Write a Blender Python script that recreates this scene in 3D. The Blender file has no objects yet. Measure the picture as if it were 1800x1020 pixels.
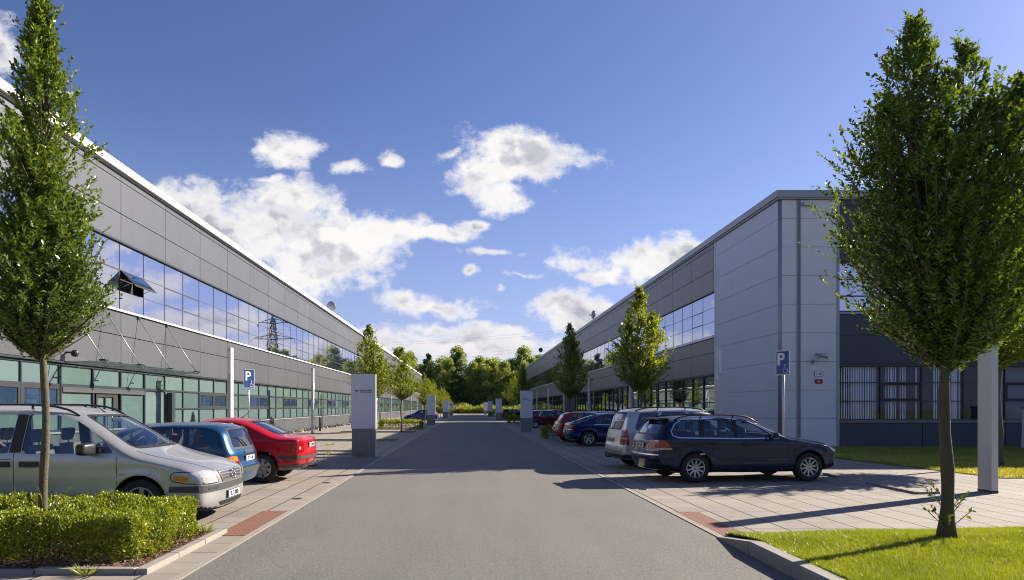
import bpy, bmesh, math, random
import numpy as np
from mathutils import Vector, Matrix, noise as mnoise

scene = bpy.context.scene
COL = scene.collection
R = math.radians
H_EYE, F = 1.65, 1200.0          # eye height, focal length in photo pixels
VPX, VPY = 823.0, 716.0          # vanishing point of the street in the photo

def gp(x, y):
    """photo pixel of a point on the ground -> ground position"""
    Y = F * H_EYE / (y - VPY)
    return (x - VPX) * Y / F, Y

# ---------------------------------------------------------------- camera
cam_d = bpy.data.cameras.new("camera")
cam = bpy.data.objects.new("camera", cam_d)
COL.objects.link(cam)
cam.location = (0, 0, H_EYE)
cam.rotation_euler = (R(90), 0, 0)
cam_d.sensor_width = 36.0
cam_d.lens = 24.0
cam_d.shift_x = (900 - VPX) / 1800.0
cam_d.shift_y = (VPY - 510) / 1800.0
cam_d.clip_start = 0.1
cam_d.clip_end = 3000
scene.camera = cam

# ---------------------------------------------------------------- light
SUN_EL, SUN_AZ = 28.0, 29.5      # azimuth measured from +X towards +Y
sv = Vector((math.cos(R(SUN_EL)) * math.cos(R(SUN_AZ)), math.cos(R(SUN_EL)) * math.sin(R(SUN_AZ)), math.sin(R(SUN_EL))))
sun_d = bpy.data.lights.new("sun", 'SUN')
sun_d.energy = 5.0
sun_d.angle = R(0.5)
sun_d.color = (1.0, 0.90, 0.76)
sun = bpy.data.objects.new("sun", sun_d)
COL.objects.link(sun)
sun.rotation_euler = sv.to_track_quat('Z', 'Y').to_euler()
sun.location = (60, 30, 60)

scene.view_settings.view_transform = 'Standard'
scene.view_settings.look = 'None'
scene.view_settings.gamma = 1
scene.view_settings.exposure = 1.15
scene.render.film_transparent = False
scene.cycles.max_bounces = 8
scene.cycles.filter_width = 1.05
scene.cycles.transparent_max_bounces = 12
scene.cycles.caustics_reflective = False
scene.cycles.caustics_refractive = False

# ---------------------------------------------------------------- node helper
class NT:
    def __init__(s, tree):
        s.t = tree; s.n = tree.nodes; s.l = tree.links
    def new(s, typ, **kw):
        n = s.n.new(typ)
        for k, v in kw.items():
            setattr(n, k, v)
        return n
    def put(s, sock, v):
        if hasattr(v, 'is_linked') or isinstance(v, bpy.types.NodeSocket):
            s.l.new(v, sock)
        elif v is not None:
            sock.default_value = v
    def math(s, op, a, b=None, c=None, clamp=False):
        n = s.new('ShaderNodeMath', operation=op, use_clamp=clamp)
        s.put(n.inputs[0], a)
        if b is not None: s.put(n.inputs[1], b)
        if c is not None: s.put(n.inputs[2], c)
        return n.outputs[0]
    def vmath(s, op, a, b=None, out=0):
        n = s.new('ShaderNodeVectorMath', operation=op)
        s.put(n.inputs[0], a)
        if b is not None: s.put(n.inputs[1], b)
        return n.outputs[out]
    def noise(s, vec, scale, detail=4, rough=0.5, out='Fac', dist=0.0):
        n = s.new('ShaderNodeTexNoise')
        if vec is not None: s.l.new(vec, n.inputs['Vector'])
        n.inputs['Scale'].default_value = scale
        n.inputs['Detail'].default_value = detail
        n.inputs['Roughness'].default_value = rough
        n.inputs['Distortion'].default_value = dist
        return n.outputs[out]
    def ramp(s, fac, stops, interp='LINEAR'):
        n = s.new('ShaderNodeValToRGB')
        n.color_ramp.interpolation = interp
        e = n.color_ramp.elements
        while len(e) < len(stops): e.new(0.5)
        for i, (p, c) in enumerate(stops):
            e[i].position = p
            e[i].color = (c, c, c, 1) if isinstance(c, (int, float)) else (*c[:3], 1)
        s.l.new(fac, n.inputs[0])
        return n.outputs[0]
    def mix(s, fac, a, b, blend='MIX'):
        n = s.new('ShaderNodeMix', data_type='RGBA', blend_type=blend)
        s.put(n.inputs[0], fac)
        def col(v): return (*v, 1) if isinstance(v, tuple) and len(v) == 3 else v
        s.put(n.inputs[6], col(a)); s.put(n.inputs[7], col(b))
        return n.outputs[2]
    def smooth(s, v, lo, hi):
        n = s.new('ShaderNodeMapRange', interpolation_type='SMOOTHSTEP')
        s.put(n.inputs[0], v); n.inputs[1].default_value = lo; n.inputs[2].default_value = hi
        return n.outputs[0]

# ---------------------------------------------------------------- sky with clouds
world = bpy.data.worlds.new("World")
scene.world = world
world.use_nodes = True
wt = NT(world.node_tree)
for n in list(wt.n): wt.n.remove(n)
SKY_STRENGTH = 0.060
sky = wt.new('ShaderNodeTexSky', sky_type='NISHITA', sun_disc=False)
sky.sun_elevation = R(SUN_EL)
sky.sun_rotation = R(90 - SUN_AZ)
sky.altitude = 300; sky.air_density = 1.0; sky.dust_density = 0.6; sky.ozone_density = 2.5
tc = wt.new('ShaderNodeTexCoord')
D = tc.outputs['Generated']
sep = wt.new('ShaderNodeSeparateXYZ'); wt.l.new(D, sep.inputs[0])
dx, dy, dz = sep.outputs
# street-facing coordinates of a direction (rise and run per metre of distance)
ysafe = wt.math('MAXIMUM', dy, 0.02)
px = wt.math('DIVIDE', dx, ysafe)
py = wt.math('DIVIDE', dz, ysafe)
comb = wt.new('ShaderNodeCombineXYZ'); wt.l.new(px, comb.inputs[0]); wt.l.new(py, comb.inputs[1])
P = comb.outputs[0]
w1 = wt.noise(P, 5.0, 4, 0.62, 'Color')
w1 = wt.vmath('SUBTRACT', w1, (0.5, 0.5, 0.5))
w1s = wt.new('ShaderNodeVectorMath', operation='SCALE'); wt.l.new(w1, w1s.inputs[0]); w1s.inputs[3].default_value = 0.085
Pw = wt.vmath('ADD', P, w1s.outputs[0])
CL = [ # px, py, rx, ry, strength
 (905,272,112,46,1),(860,300,70,34,1),(880,345,44,32,1),(800,268,40,16,.8),(950,262,58,34,.7),
 (500,258,62,30,1),(505,290,34,18,.9),(612,290,42,17,.95),(680,280,24,14,.9),(478,318,62,12,.6),
 (450,400,150,66,1),(500,362,95,44,1),(560,440,140,62,1),(350,385,100,52,1),(545,488,110,42,1),(620,420,60,36,.9),
 (690,408,72,38,.92),(770,415,80,20,.9),(840,392,52,16,.75),(868,448,70,12,.72),(825,480,18,11,.9),
 (765,540,100,20,.95),(850,570,60,12,.75),(882,515,18,10,.5),
 (1125,468,112,40,1),(1190,447,72,28,1),(1075,490,60,18,.9),
 (1025,545,85,34,1),(1090,560,80,28,.9),(980,560,50,16,.8),(920,488,60,8,.6),
 (840,602,260,32,1),(690,608,130,32,.95),(900,578,90,16,.9),(760,578,70,14,.85),(1100,610,160,26,.85),
 (-10,85,42,50,1),(1800,225,56,50,.95),(1850,150,50,30,.9),
 (1300,575,150,40,1),(1480,505,130,44,1),(1620,560,140,40,.9),(1420,440,80,24,.8),(1800,440,160,60,.9),
 (200,520,150,48,1),(20,440,120,60,.9),(330,600,160,36,.9),(2150,350,150,90,.9),(-400,380,200,90,.9)]
best = None
for (cx, cy, rx, ry, st) in CL:
    c = ((cx - VPX) / F, (VPY - cy) / F, 0)
    v = wt.vmath('SUBTRACT', Pw, c)
    v = wt.vmath('MULTIPLY', v, (F / (rx * 1.27), F / (ry * 1.27), 0))
    ln = wt.vmath('LENGTH', v, out=1)
    f = wt.math('SUBTRACT', st, ln)
    best = f if best is None else wt.math('MAXIMUM', best, f)
w2 = wt.vmath('SUBTRACT', wt.noise(P, 26.0, 3, 0.6, 'Color'), (0.5, 0.5, 0.5))
w2s = wt.new('ShaderNodeVectorMath', operation='SCALE'); wt.l.new(w2, w2s.inputs[0]); w2s.inputs[3].default_value = 0.020
Ps = wt.vmath('MULTIPLY', wt.vmath('ADD', P, w2s.outputs[0]), (1, 1.35, 1))
n2 = wt.noise(Ps, 11.0, 11, 0.64)
nsa = wt.noise(Ps, 8.0, 5, 0.5)
n2b = wt.noise(wt.vmath('ADD', Ps, (0.010, 0.022, 0)), 8.0, 5, 0.5)
dens = wt.math('ADD', best, wt.math('MULTIPLY', wt.math('SUBTRACT', n2, 0.52), 2.7))
# everywhere else: loose cumulus from a flat cloud deck
zs = wt.math('MAXIMUM', dz, 0.05)
c2 = wt.new('ShaderNodeCombineXYZ'); wt.l.new(wt.math('DIVIDE', dx, zs), c2.inputs[0]); wt.l.new(wt.math('DIVIDE', dy, zs), c2.inputs[1])
n3 = wt.noise(c2.outputs[0], 0.55, 8, 0.6)
back = wt.math('MULTIPLY', wt.math('SUBTRACT', n3, 0.64), 5.0)
isback = wt.smooth(dy, 0.14, 0.04)
mx = wt.new('ShaderNodeMix', data_type='FLOAT')
fr = wt.smooth(dy, 0.05, 0.15)
wt.l.new(fr, mx.inputs[0]); wt.l.new(back, mx.inputs[2]); wt.l.new(dens, mx.inputs[3])
dens = mx.outputs[0]
alpha = wt.math('POWER', wt.smooth(dens, -0.02, 0.58), 0.85)
alpha = wt.math('MULTIPLY', alpha, wt.smooth(dz, -0.01, 0.02))
# grey undersides: density sampled a little higher up against density here
n4 = wt.noise(P, 6.0, 6, 0.6)
core = wt.smooth(dens, 0.20, 0.9)
relief = wt.smooth(wt.math('SUBTRACT', n2b, nsa), -0.02, 0.075)
shade = wt.math('MULTIPLY', core, wt.math('MULTIPLY_ADD', relief, 0.75, wt.math('MULTIPLY', wt.smooth(n4, 0.4, 0.7), 0.5)), clamp=True)
ccol = wt.mix(shade, (1.03, 1.01, 1.0), (0.50, 0.51, 0.60))
low = wt.smooth(py, 0.17, 0.06)
ccol = wt.mix(wt.math('MULTIPLY', low, 0.28), ccol, (0.62, 0.60, 0.72))
skyc = wt.mix(1.0, sky.outputs[0], (0.74, 0.74, 1.00), 'MULTIPLY')
hor = wt.smooth(dz, 0.42, 0.0)
skyc = wt.mix(wt.math('MULTIPLY', hor, 0.55), skyc, (3.7, 4.2, 6.7))
bgs = wt.new('ShaderNodeBackground'); wt.l.new(skyc, bgs.inputs[0]); bgs.inputs[1].default_value = SKY_STRENGTH
bgc = wt.new('ShaderNodeBackground'); wt.l.new(ccol, bgc.inputs[0]); bgc.inputs[1].default_value = 0.43
ms = wt.new('ShaderNodeMixShader')
wt.l.new(alpha, ms.inputs[0]); wt.l.new(bgs.outputs[0], ms.inputs[1]); wt.l.new(bgc.outputs[0], ms.inputs[2])
wo = wt.new('ShaderNodeOutputWorld'); wt.l.new(ms.outputs[0], wo.inputs[0])

# ---------------------------------------------------------------- materials
def mk(name):
    m = bpy.data.materials.new(name); m.use_nodes = True
    nt = NT(m.node_tree)
    b = nt.n['Principled BSDF']
    return m, nt, b
def rgb(c): return (c[0], c[1], c[2], 1)
def simple(name, col, rough=0.5, metal=0.0, var=0.0, vscale=3.0, bump=0.0, bscale=40.0, coat=0.0, ior=1.5, emit=None, vec='Object'):
    m, nt, b = mk(name)
    b.inputs['Base Color'].default_value = rgb(col)
    b.inputs['Roughness'].default_value = rough
    b.inputs['Metallic'].default_value = metal
    b.inputs['IOR'].default_value = ior
    b.inputs['Coat Weight'].default_value = coat
    b.inputs['Coat Roughness'].default_value = 0.05
    t = nt.new('ShaderNodeTexCoord').outputs[vec] if vec != 'World' else nt.new('ShaderNodeNewGeometry').outputs['Position']
    if var > 0:
        f = nt.noise(t, vscale, 6, 0.6)
        f = nt.math('MULTIPLY_ADD', nt.math('SUBTRACT', f, 0.5), var * 4, 1.0)
        cc = nt.new('ShaderNodeCombineColor')
        for i in range(3): nt.l.new(nt.math('MULTIPLY', f, col[i]), cc.inputs[i])
        nt.l.new(cc.outputs[0], b.inputs['Base Color'])
        nt.l.new(nt.math('MULTIPLY_ADD', nt.math('SUBTRACT', f, 1.0), 0.4, rough, clamp=True), b.inputs['Roughness'])
    if bump > 0:
        bn = nt.new('ShaderNodeBump'); bn.inputs['Strength'].default_value = 1.0; bn.inputs['Distance'].default_value = bump
        nt.l.new(nt.noise(t, bscale, 4, 0.6), bn.inputs['Height'])
        nt.l.new(bn.outputs[0], b.inputs['Normal'])
    return m

M = {}
M['dark_seal'] = simple('black rubber', (0.012, 0.012, 0.013), 0.6)
M['concrete_light'] = simple('pale render panel', (0.70, 0.71, 0.73), 0.75, var=0.04, vscale=1.2, bump=0.002, bscale=120, vec='World')
M['conc_slab'] = simple('edging concrete', (0.29, 0.262, 0.225), 0.85, var=0.12, vscale=4, bump=0.004, bscale=60, vec='World')
M['white_metal'] = simple('white coated metal', (0.80, 0.79, 0.77), 0.4, var=0.03, vscale=2)
M['grey_metal'] = simple('grey coated metal', (0.33, 0.34, 0.36), 0.45, 0.3, var=0.03)
M['dark_metal'] = simple('dark frame metal', (0.03, 0.04, 0.048), 0.45, 0.2, var=0.05)
M['black_plastic'] = simple('black plastic', (0.018, 0.018, 0.02), 0.42, var=0.05)
M['chrome'] = simple('chrome', (0.75, 0.76, 0.78), 0.12, 1.0)
M['galv'] = simple('galvanised steel', (0.48, 0.49, 0.50), 0.4, 0.7, var=0.08, vscale=12)
M['bark'] = simple('bark', (0.105, 0.085, 0.05), 0.9, var=0.25, vscale=9, bump=0.012, bscale=35)
M['lamp_white'] = simple('opal lamp', (0.8, 0.8, 0.78), 0.3)
def tagm(): pass

def panel_mat(name, col, metal, rough, speck=0.03, vscale=0.35, patch=0.03):
    m, nt, b = mk(name)
    pos = nt.new('ShaderNodeNewGeometry')
    f = nt.noise(pos.outputs['Position'], vscale, 3, 0.5)
    g = nt.noise(pos.outputs['Position'], 30, 3, 0.7)
    rnd = pos.outputs['Random Per Island']
    v = nt.math('MULTIPLY_ADD', nt.math('SUBTRACT', f, 0.5), patch * 6, 1.0)
    v = nt.math('ADD', v, nt.math('MULTIPLY', nt.math('SUBTRACT', g, 0.5), speck * 6))
    v = nt.math('ADD', v, nt.math('MULTIPLY', nt.math('SUBTRACT', rnd, 0.5), 0.16))
    mp = nt.new('ShaderNodeMapping'); mp.inputs['Scale'].default_value = (1, 1, 0.08); nt.l.new(pos.outputs['Position'], mp.inputs[0])
    v = nt.math('ADD', v, nt.math('MULTIPLY', nt.math('SUBTRACT', nt.noise(mp.outputs[0], 3.5, 5, 0.65), 0.5), 0.30))
    cc = nt.new('ShaderNodeCombineColor')
    for i in range(3): nt.l.new(nt.math('MULTIPLY', v, col[i]), cc.inputs[i])
    nt.l.new(cc.outputs[0], b.inputs['Base Color'])
    b.inputs['Metallic'].default_value = metal
    nt.l.new(nt.math('MULTIPLY_ADD', g, 0.2, rough - 0.1), b.inputs['Roughness'])
    return m
M['clad_left'] = panel_mat('grey metal cassette', (0.100, 0.105, 0.116), 0.25, 0.42)
M['clad_right'] = panel_mat('dark grey metal cassette', (0.125, 0.13, 0.15), 0.25, 0.42)
M['clad_front'] = panel_mat('slate blue facade board', (0.055, 0.062, 0.085), 0.0, 0.6, 0.06)

def glass_mat(name, base, refl, fac, rough=0.02, transp=0.0, wav=0.0, vary=0.0, tint=(0.55, 0.62, 0.60)):
    m, nt, b = mk(name)
    nt.n.remove(b)
    d = nt.new('ShaderNodeBsdfDiffuse')
    geo = nt.new('ShaderNodeNewGeometry')
    if vary > 0:
        rv = nt.math('MULTIPLY_ADD', geo.outputs['Random Per Island'], vary * 2, 1 - vary)
        cc = nt.new('ShaderNodeCombineColor')
        for i in range(3): nt.l.new(nt.math('MULTIPLY', rv, base[i]), cc.inputs[i])
        nt.l.new(cc.outputs[0], d.inputs[0])
    else:
        d.inputs[0].default_value = rgb(base)
    g = nt.new('ShaderNodeBsdfGlossy'); g.inputs['Color'].default_value = rgb(refl); g.inputs['Roughness'].default_value = rough
    if wav > 0:
        bn = nt.new('ShaderNodeBump'); bn.inputs['Distance'].default_value = wav
        nt.l.new(nt.noise(geo.outputs['Position'], 1.3, 2, 0.5), bn.inputs['Height'])
        nt.l.new(bn.outputs[0], g.inputs['Normal'])
    dt = nt.math('ABSOLUTE', nt.vmath('DOT_PRODUCT', geo.outputs['Normal'], geo.outputs['Incoming'], out=1))
    sch = nt.math('MULTIPLY_ADD', nt.math('POWER', nt.math('SUBTRACT', 1.0, dt, clamp=True), 5.0), 0.95, 0.05)
    f = nt.math('MULTIPLY_ADD', sch, 1.0 - fac, fac, clamp=True)
    first = d.outputs[0]
    if transp > 0:
        t = nt.new('ShaderNodeBsdfTransparent'); t.inputs[0].default_value = rgb(tint)
        mm = nt.new('ShaderNodeMixShader'); mm.inputs[0].default_value = transp
        nt.l.new(d.outputs[0], mm.inputs[1]); nt.l.new(t.outputs[0], mm.inputs[2])
        first = mm.outputs[0]
    mx = nt.new('ShaderNodeMixShader'); nt.l.new(f, mx.inputs[0])
    nt.l.new(first, mx.inputs[1]); nt.l.new(g.outputs[0], mx.inputs[2])
    nt.l.new(mx.outputs[0], nt.n['Material Output'].inputs[0])
    return m
M['frame_slim'] = simple('slim glazing frame', (0.10, 0.11, 0.145), 0.4, 0.3)
M['glass_upper'] = glass_mat('mirror blue glazing', (0.03, 0.04, 0.07), (0.86, 0.86, 0.97), 0.62, 0.008, wav=0.0012)
M['glass_lower'] = glass_mat('teal glazing', (0.125, 0.185, 0.185), (0.75, 0.9, 0.95), 0.20, 0.02, wav=0.002, vary=0.25)
M['glass_vent'] = glass_mat('blue vent glazing', (0.03, 0.06, 0.12), (0.7, 0.8, 0.95), 0.42, 0.02)
M['glass_right'] = glass_mat('dark clear glazing', (0.01, 0.015, 0.016), (0.8, 0.9, 0.85), 0.55, 0.01, wav=0.002)
M['glass_front'] = glass_mat('shop glazing', (0.01, 0.012, 0.02), (0.8, 0.85, 1.0), 0.0, 0.015, transp=0.98, wav=0.003, tint=(.88,.9,.95))
M['glass_canopy'] = glass_mat('canopy glass', (0.3, 0.4, 0.37), (0.8, 0.9, 0.85), 0.0, 0.03, transp=0.99, tint=(.95, .99, .97))
M['glass_car'] = glass_mat('car glass', (0.006, 0.010, 0.011), (0.8, 0.88, 1.0), 0.05, 0.01, transp=0.96, tint=(.80, .88, .84))
M['glass_car_dark'] = glass_mat('tinted car glass', (0.006, 0.009, 0.011), (0.8, 0.88, 1.0), 0.10, 0.01, transp=0.4)

# ---------------------------------------------------------------- mesh builder
class MB:
    def __init__(s): s.v = []; s.f = []; s.m = []; s.mats = []; s.sm = []
    def mi(s, m):
        if m not in s.mats: s.mats.append(m)
        return s.mats.index(m)
    def add(s, vs, fs, m, smooth=False):
        o = len(s.v); k = s.mi(m)
        s.v += [tuple(v) for v in vs]
        for f in fs: s.f.append(tuple(i + o for i in f)); s.m.append(k); s.sm.append(smooth)
    def box(s, x0, x1, y0, y1, z0, z1, m):
        if x0 > x1: x0, x1 = x1, x0
        if y0 > y1: y0, y1 = y1, y0
        vs = [(x0,y0,z0),(x1,y0,z0),(x1,y1,z0),(x0,y1,z0),(x0,y0,z1),(x1,y0,z1),(x1,y1,z1),(x0,y1,z1)]
        s.add(vs, [(0,3,2,1),(4,5,6,7),(0,1,5,4),(1,2,6,5),(2,3,7,6),(3,0,4,7)], m)
    def bbox(s, x0, x1, y0, y1, z0, z1, m, b=0.01):
        """box with chamfered edges"""
        bm = bmesh.new()
        bmesh.ops.create_cube(bm, size=1)
        for v in bm.verts:
            v.co = Vector(((x0+x1)/2 + v.co.x*abs(x1-x0), (y0+y1)/2 + v.co.y*abs(y1-y0), (z0+z1)/2 + v.co.z*abs(z1-z0)))
        bmesh.ops.bevel(bm, geom=bm.edges[:], offset=b, segments=2, affect='EDGES', profile=0.6)
        bm.verts.index_update()
        s.add([v.co[:] for v in bm.verts], [[v.index for v in f.verts] for f in bm.faces], m)
        bm.free()
    def prism(s, poly, z0, z1, m, plane='xy'):
        n = len(poly)
        def P(a, b, c):
            return (a, b, c) if plane == 'xy' else ((a, c, b) if plane == 'xz' else (c, a, b))
        vs = [P(a, b, z0) for a, b in poly] + [P(a, b, z1) for a, b in poly]
        fs = [tuple(reversed(range(n))), tuple(range(n, 2*n))] + [(i, (i+1) % n, n+(i+1) % n, n+i) for i in range(n)]
        s.add(vs, fs, m)
    def tube(s, pts, rad, m, n=8, cap=True, smooth=True):
        pts = [Vector(p) for p in pts]
        if not isinstance(rad, (list, tuple)): rad = [rad] * len(pts)
        vs = []; fs = []
        up = None
        for i, p in enumerate(pts):
            d = (pts[min(i+1, len(pts)-1)] - pts[max(i-1, 0)])
            if d.length < 1e-9: d = Vector((0, 0, 1))
            d.normalize()
            if up is None:
                up = Vector((0, 0, 1)) if abs(d.z) < 0.9 else Vector((1, 0, 0))
            a = d.cross(up).normalized(); b = d.cross(a).normalized(); up = -b if False else up
            for k in range(n):
                t = 2 * math.pi * k / n
                vs.append(p + (a * math.cos(t) + b * math.sin(t)) * rad[i])
        for i in range(len(pts) - 1):
            for k in range(n):
                fs.append((i*n+k, i*n+(k+1) % n, (i+1)*n+(k+1) % n, (i+1)*n+k))
        if cap:
            fs.append(tuple(range(n-1, -1, -1))); fs.append(tuple(range((len(pts)-1)*n, len(pts)*n)))
        s.add(vs, fs, m, smooth)
    def lathe(s, prof, m, n=32, axis='z', c=(0, 0, 0), smooth=True, closed=False):
        vs = []; fs = []
        for k in range(n):
            t = 2 * math.pi * k / n
            for r, h in prof:
                if axis == 'z': vs.append((c[0]+r*math.cos(t), c[1]+r*math.sin(t), c[2]+h))
                elif axis == 'y': vs.append((c[0]+r*math.cos(t), c[1]+h, c[2]+r*math.sin(t)))
                else: vs.append((c[0]+h, c[1]+r*math.cos(t), c[2]+r*math.sin(t)))
        q = len(prof)
        for k in range(n):
            for j in range(q - (0 if closed else 1)):
                j2 = (j+1) % q
                fs.append((k*q+j, ((k+1) % n)*q+j, ((k+1) % n)*q+j2, k*q+j2))
        s.add(vs, fs, m, smooth)
    def mesh(s, name):
        me = bpy.data.meshes.new(name)
        me.from_pydata(s.v, [], s.f)
        for m in s.mats: me.materials.append(m)
        me.polygons.foreach_set('material_index', s.m)
        me.polygons.foreach_set('use_smooth', s.sm)
        me.update()
        return me
    def build(s, name, parent=None, auto=None, loc=None):
        me = s.mesh(name)
        if auto is not None: me.set_sharp_from_angle(angle=R(auto))
        o = bpy.data.objects.new(name, me); COL.objects.link(o)
        if parent: o.parent = parent
        if loc: o.location = loc
        return o

def empty(name, loc=(0, 0, 0), rz=0.0):
    o = bpy.data.objects.new(name, None); COL.objects.link(o)
    o.location = loc; o.rotation_euler = (0, 0, rz); o.empty_display_size = 0.3
    return o
def tag(o, label=None, cat=None, group=None, kind=None):
    if label: o['label'] = label
    if cat: o['category'] = cat
    if group: o['group'] = group
    if kind: o['kind'] = kind
    return o
def copy_tree(o, parent=None):
    c = o.copy(); COL.objects.link(c); c.parent = parent
    for ch in list(o.children): copy_tree(ch, c)
    return c
def obj_from_arrays(name, verts, faces, mats, parent=None, smooth=False, loc=None):
    """verts (n,3) array, faces (m,k) int array (all same size)"""
    me = bpy.data.meshes.new(name)
    nv, nf, k = len(verts), len(faces), faces.shape[1]
    me.vertices.add(nv); me.vertices.foreach_set('co', np.asarray(verts, dtype=np.float32).ravel())
    me.loops.add(nf * k); me.loops.foreach_set('vertex_index', np.asarray(faces, dtype=np.int32).ravel())
    me.polygons.add(nf); me.polygons.foreach_set('loop_start', np.arange(0, nf * k, k, dtype=np.int32))
    if smooth: me.polygons.foreach_set('use_smooth', np.ones(nf, dtype=bool))
    for m in mats: me.materials.append(m)
    me.update(calc_edges=True)
    o = bpy.data.objects.new(name, me); COL.objects.link(o)
    if parent: o.parent = parent
    if loc: o.location = loc
    return o
# ================================================================ GROUND
RL, RR = -2.745, 3.149           # road edges
def asphalt():
    m, nt, b = mk('asphalt')
    pos = nt.new('ShaderNodeNewGeometry').outputs['Position']
    big = nt.noise(pos, 0.35, 5, 0.55)
    mp = nt.new('ShaderNodeMapping'); mp.inputs['Scale'].default_value = (1.0, 0.12, 1.0); nt.l.new(pos, mp.inputs[0])
    streak = nt.noise(mp.outputs[0], 1.6, 5, 0.6)
    fine = nt.noise(pos, 70, 3, 0.8)
    vo = nt.new('ShaderNodeTexVoronoi'); vo.inputs['Scale'].default_value = 95; nt.l.new(pos, vo.inputs['Vector'])
    v = nt.math('MULTIPLY_ADD', nt.math('SUBTRACT', big, 0.5), 0.32, 1.0)
    v = nt.math('ADD', v, nt.math('MULTIPLY', nt.math('SUBTRACT', streak, 0.5), 0.42))
    v = nt.math('ADD', v, nt.math('MULTIPLY', nt.math('SUBTRACT', fine, 0.5), 1.9))
    v = nt.math('ADD', v, nt.math('MULTIPLY', nt.math('SUBTRACT', nt.noise(pos, 34, 2, 0.7), 0.5), 1.5))
    v = nt.math('ADD', v, nt.math('MULTIPLY', nt.math('SUBTRACT', vo.outputs['Distance'], 0.4), 0.45))
    sp = nt.smooth(nt.noise(pos, 2.1, 3, 0.5), 0.72, 0.76)
    v = nt.math('SUBTRACT', v, nt.math('MULTIPLY', sp, 0.2))
    # a few sealed cracks
    w = nt.noise(pos, 0.8, 3, 0.5, 'Color')
    wv = nt.vmath('ADD', pos, w)
    vc = nt.new('ShaderNodeTexVoronoi', feature='DISTANCE_TO_EDGE'); vc.inputs['Scale'].default_value = 0.16; nt.l.new(wv, vc.inputs['Vector'])
    crack = nt.smooth(vc.outputs['Distance'], 0.0035, 0.001)
    v = nt.math('MULTIPLY', v, nt.math('MULTIPLY_ADD', crack, -0.10, 1.0))
    cc = nt.new('ShaderNodeCombineColor')
    for i, c in enumerate((0.138, 0.130, 0.113)): nt.l.new(nt.math('MULTIPLY', v, c), cc.inputs[i])
    nt.l.new(cc.outputs[0], b.inputs['Base Color'])
    b.inputs['Roughness'].default_value = 0.82
    bn = nt.new('ShaderNodeBump'); bn.inputs['Distance'].default_value = 0.004
    nt.l.new(fine, bn.inputs['Height']); nt.l.new(bn.outputs[0], b.inputs['Normal'])
    return m
M['asphalt'] = asphalt()

def paving():
    m, nt, b = mk('concrete slabs')
    pos = nt.new('ShaderNodeNewGeometry').outputs['Position']
    s = nt.new('ShaderNodeSeparateXYZ'); nt.l.new(pos, s.inputs[0])
    def joint(c, size, off, w):
        t = nt.math('DIVIDE', nt.math('ADD', c, off + 200 * size), size)
        fr = nt.math('FRACT', t)
        d = nt.math('MULTIPLY', nt.math('MINIMUM', fr, nt.math('SUBTRACT', 1.0, fr)), size)
        return nt.smooth(d, w, w * 0.35), nt.math('FLOOR', t)
    jx, ix = joint(s.outputs[0], 0.5, -0.30, 0.020)
    jy, iy = joint(s.outputs[1], 0.5, -0.26, 0.012)
    jy2, _ = joint(s.outputs[1], 1.5, -0.26, 0.018)
    wn = nt.new('ShaderNodeTexWhiteNoise', noise_dimensions='2D')
    cm = nt.new('ShaderNodeCombineXYZ'); nt.l.new(ix, cm.inputs[0]); nt.l.new(iy, cm.inputs[1]); nt.l.new(cm.outputs[0], wn.inputs['Vector'])
    fine = nt.noise(pos, 60, 4, 0.75)
    big = nt.noise(pos, 0.9, 5, 0.6)
    v = nt.math('MULTIPLY_ADD', nt.math('SUBTRACT', wn.outputs[0], 0.5), 0.16, 1.0)
    v = nt.math('ADD', v, nt.math('MULTIPLY', nt.math('SUBTRACT', big, 0.5), 0.6))
    v = nt.math('ADD', v, nt.math('MULTIPLY', nt.math('SUBTRACT', fine, 0.5), 0.5))
    st = nt.smooth(nt.noise(pos, 0.7, 3, 0.5), 0.66, 0.74)
    v = nt.math('SUBTRACT', v, nt.math('MULTIPLY', st, 0.22))
    j = nt.math('MAXIMUM', jx, nt.math('MAXIMUM', nt.math('MULTIPLY', jy, 0.5), nt.math('MULTIPLY', jy2, 0.9)))
    v = nt.math('MULTIPLY', v, nt.math('MULTIPLY_ADD', j, -0.85, 1.0))
    cc = nt.new('ShaderNodeCombineColor')
    for i, c in enumerate((0.268, 0.236, 0.196)): nt.l.new(nt.math('MULTIPLY', v, c), cc.inputs[i])
    nt.l.new(cc.outputs[0], b.inputs['Base Color'])
    b.inputs['Roughness'].default_value = 0.85
    bn = nt.new('ShaderNodeBump'); bn.inputs['Distance'].default_value = 0.006
    hh = nt.math('SUBTRACT', nt.math('MULTIPLY', fine, 0.25), j)
    nt.l.new(hh, bn.inputs['Height']); nt.l.new(bn.outputs[0], b.inputs['Normal'])
    return m
M['paving'] = paving()

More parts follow.
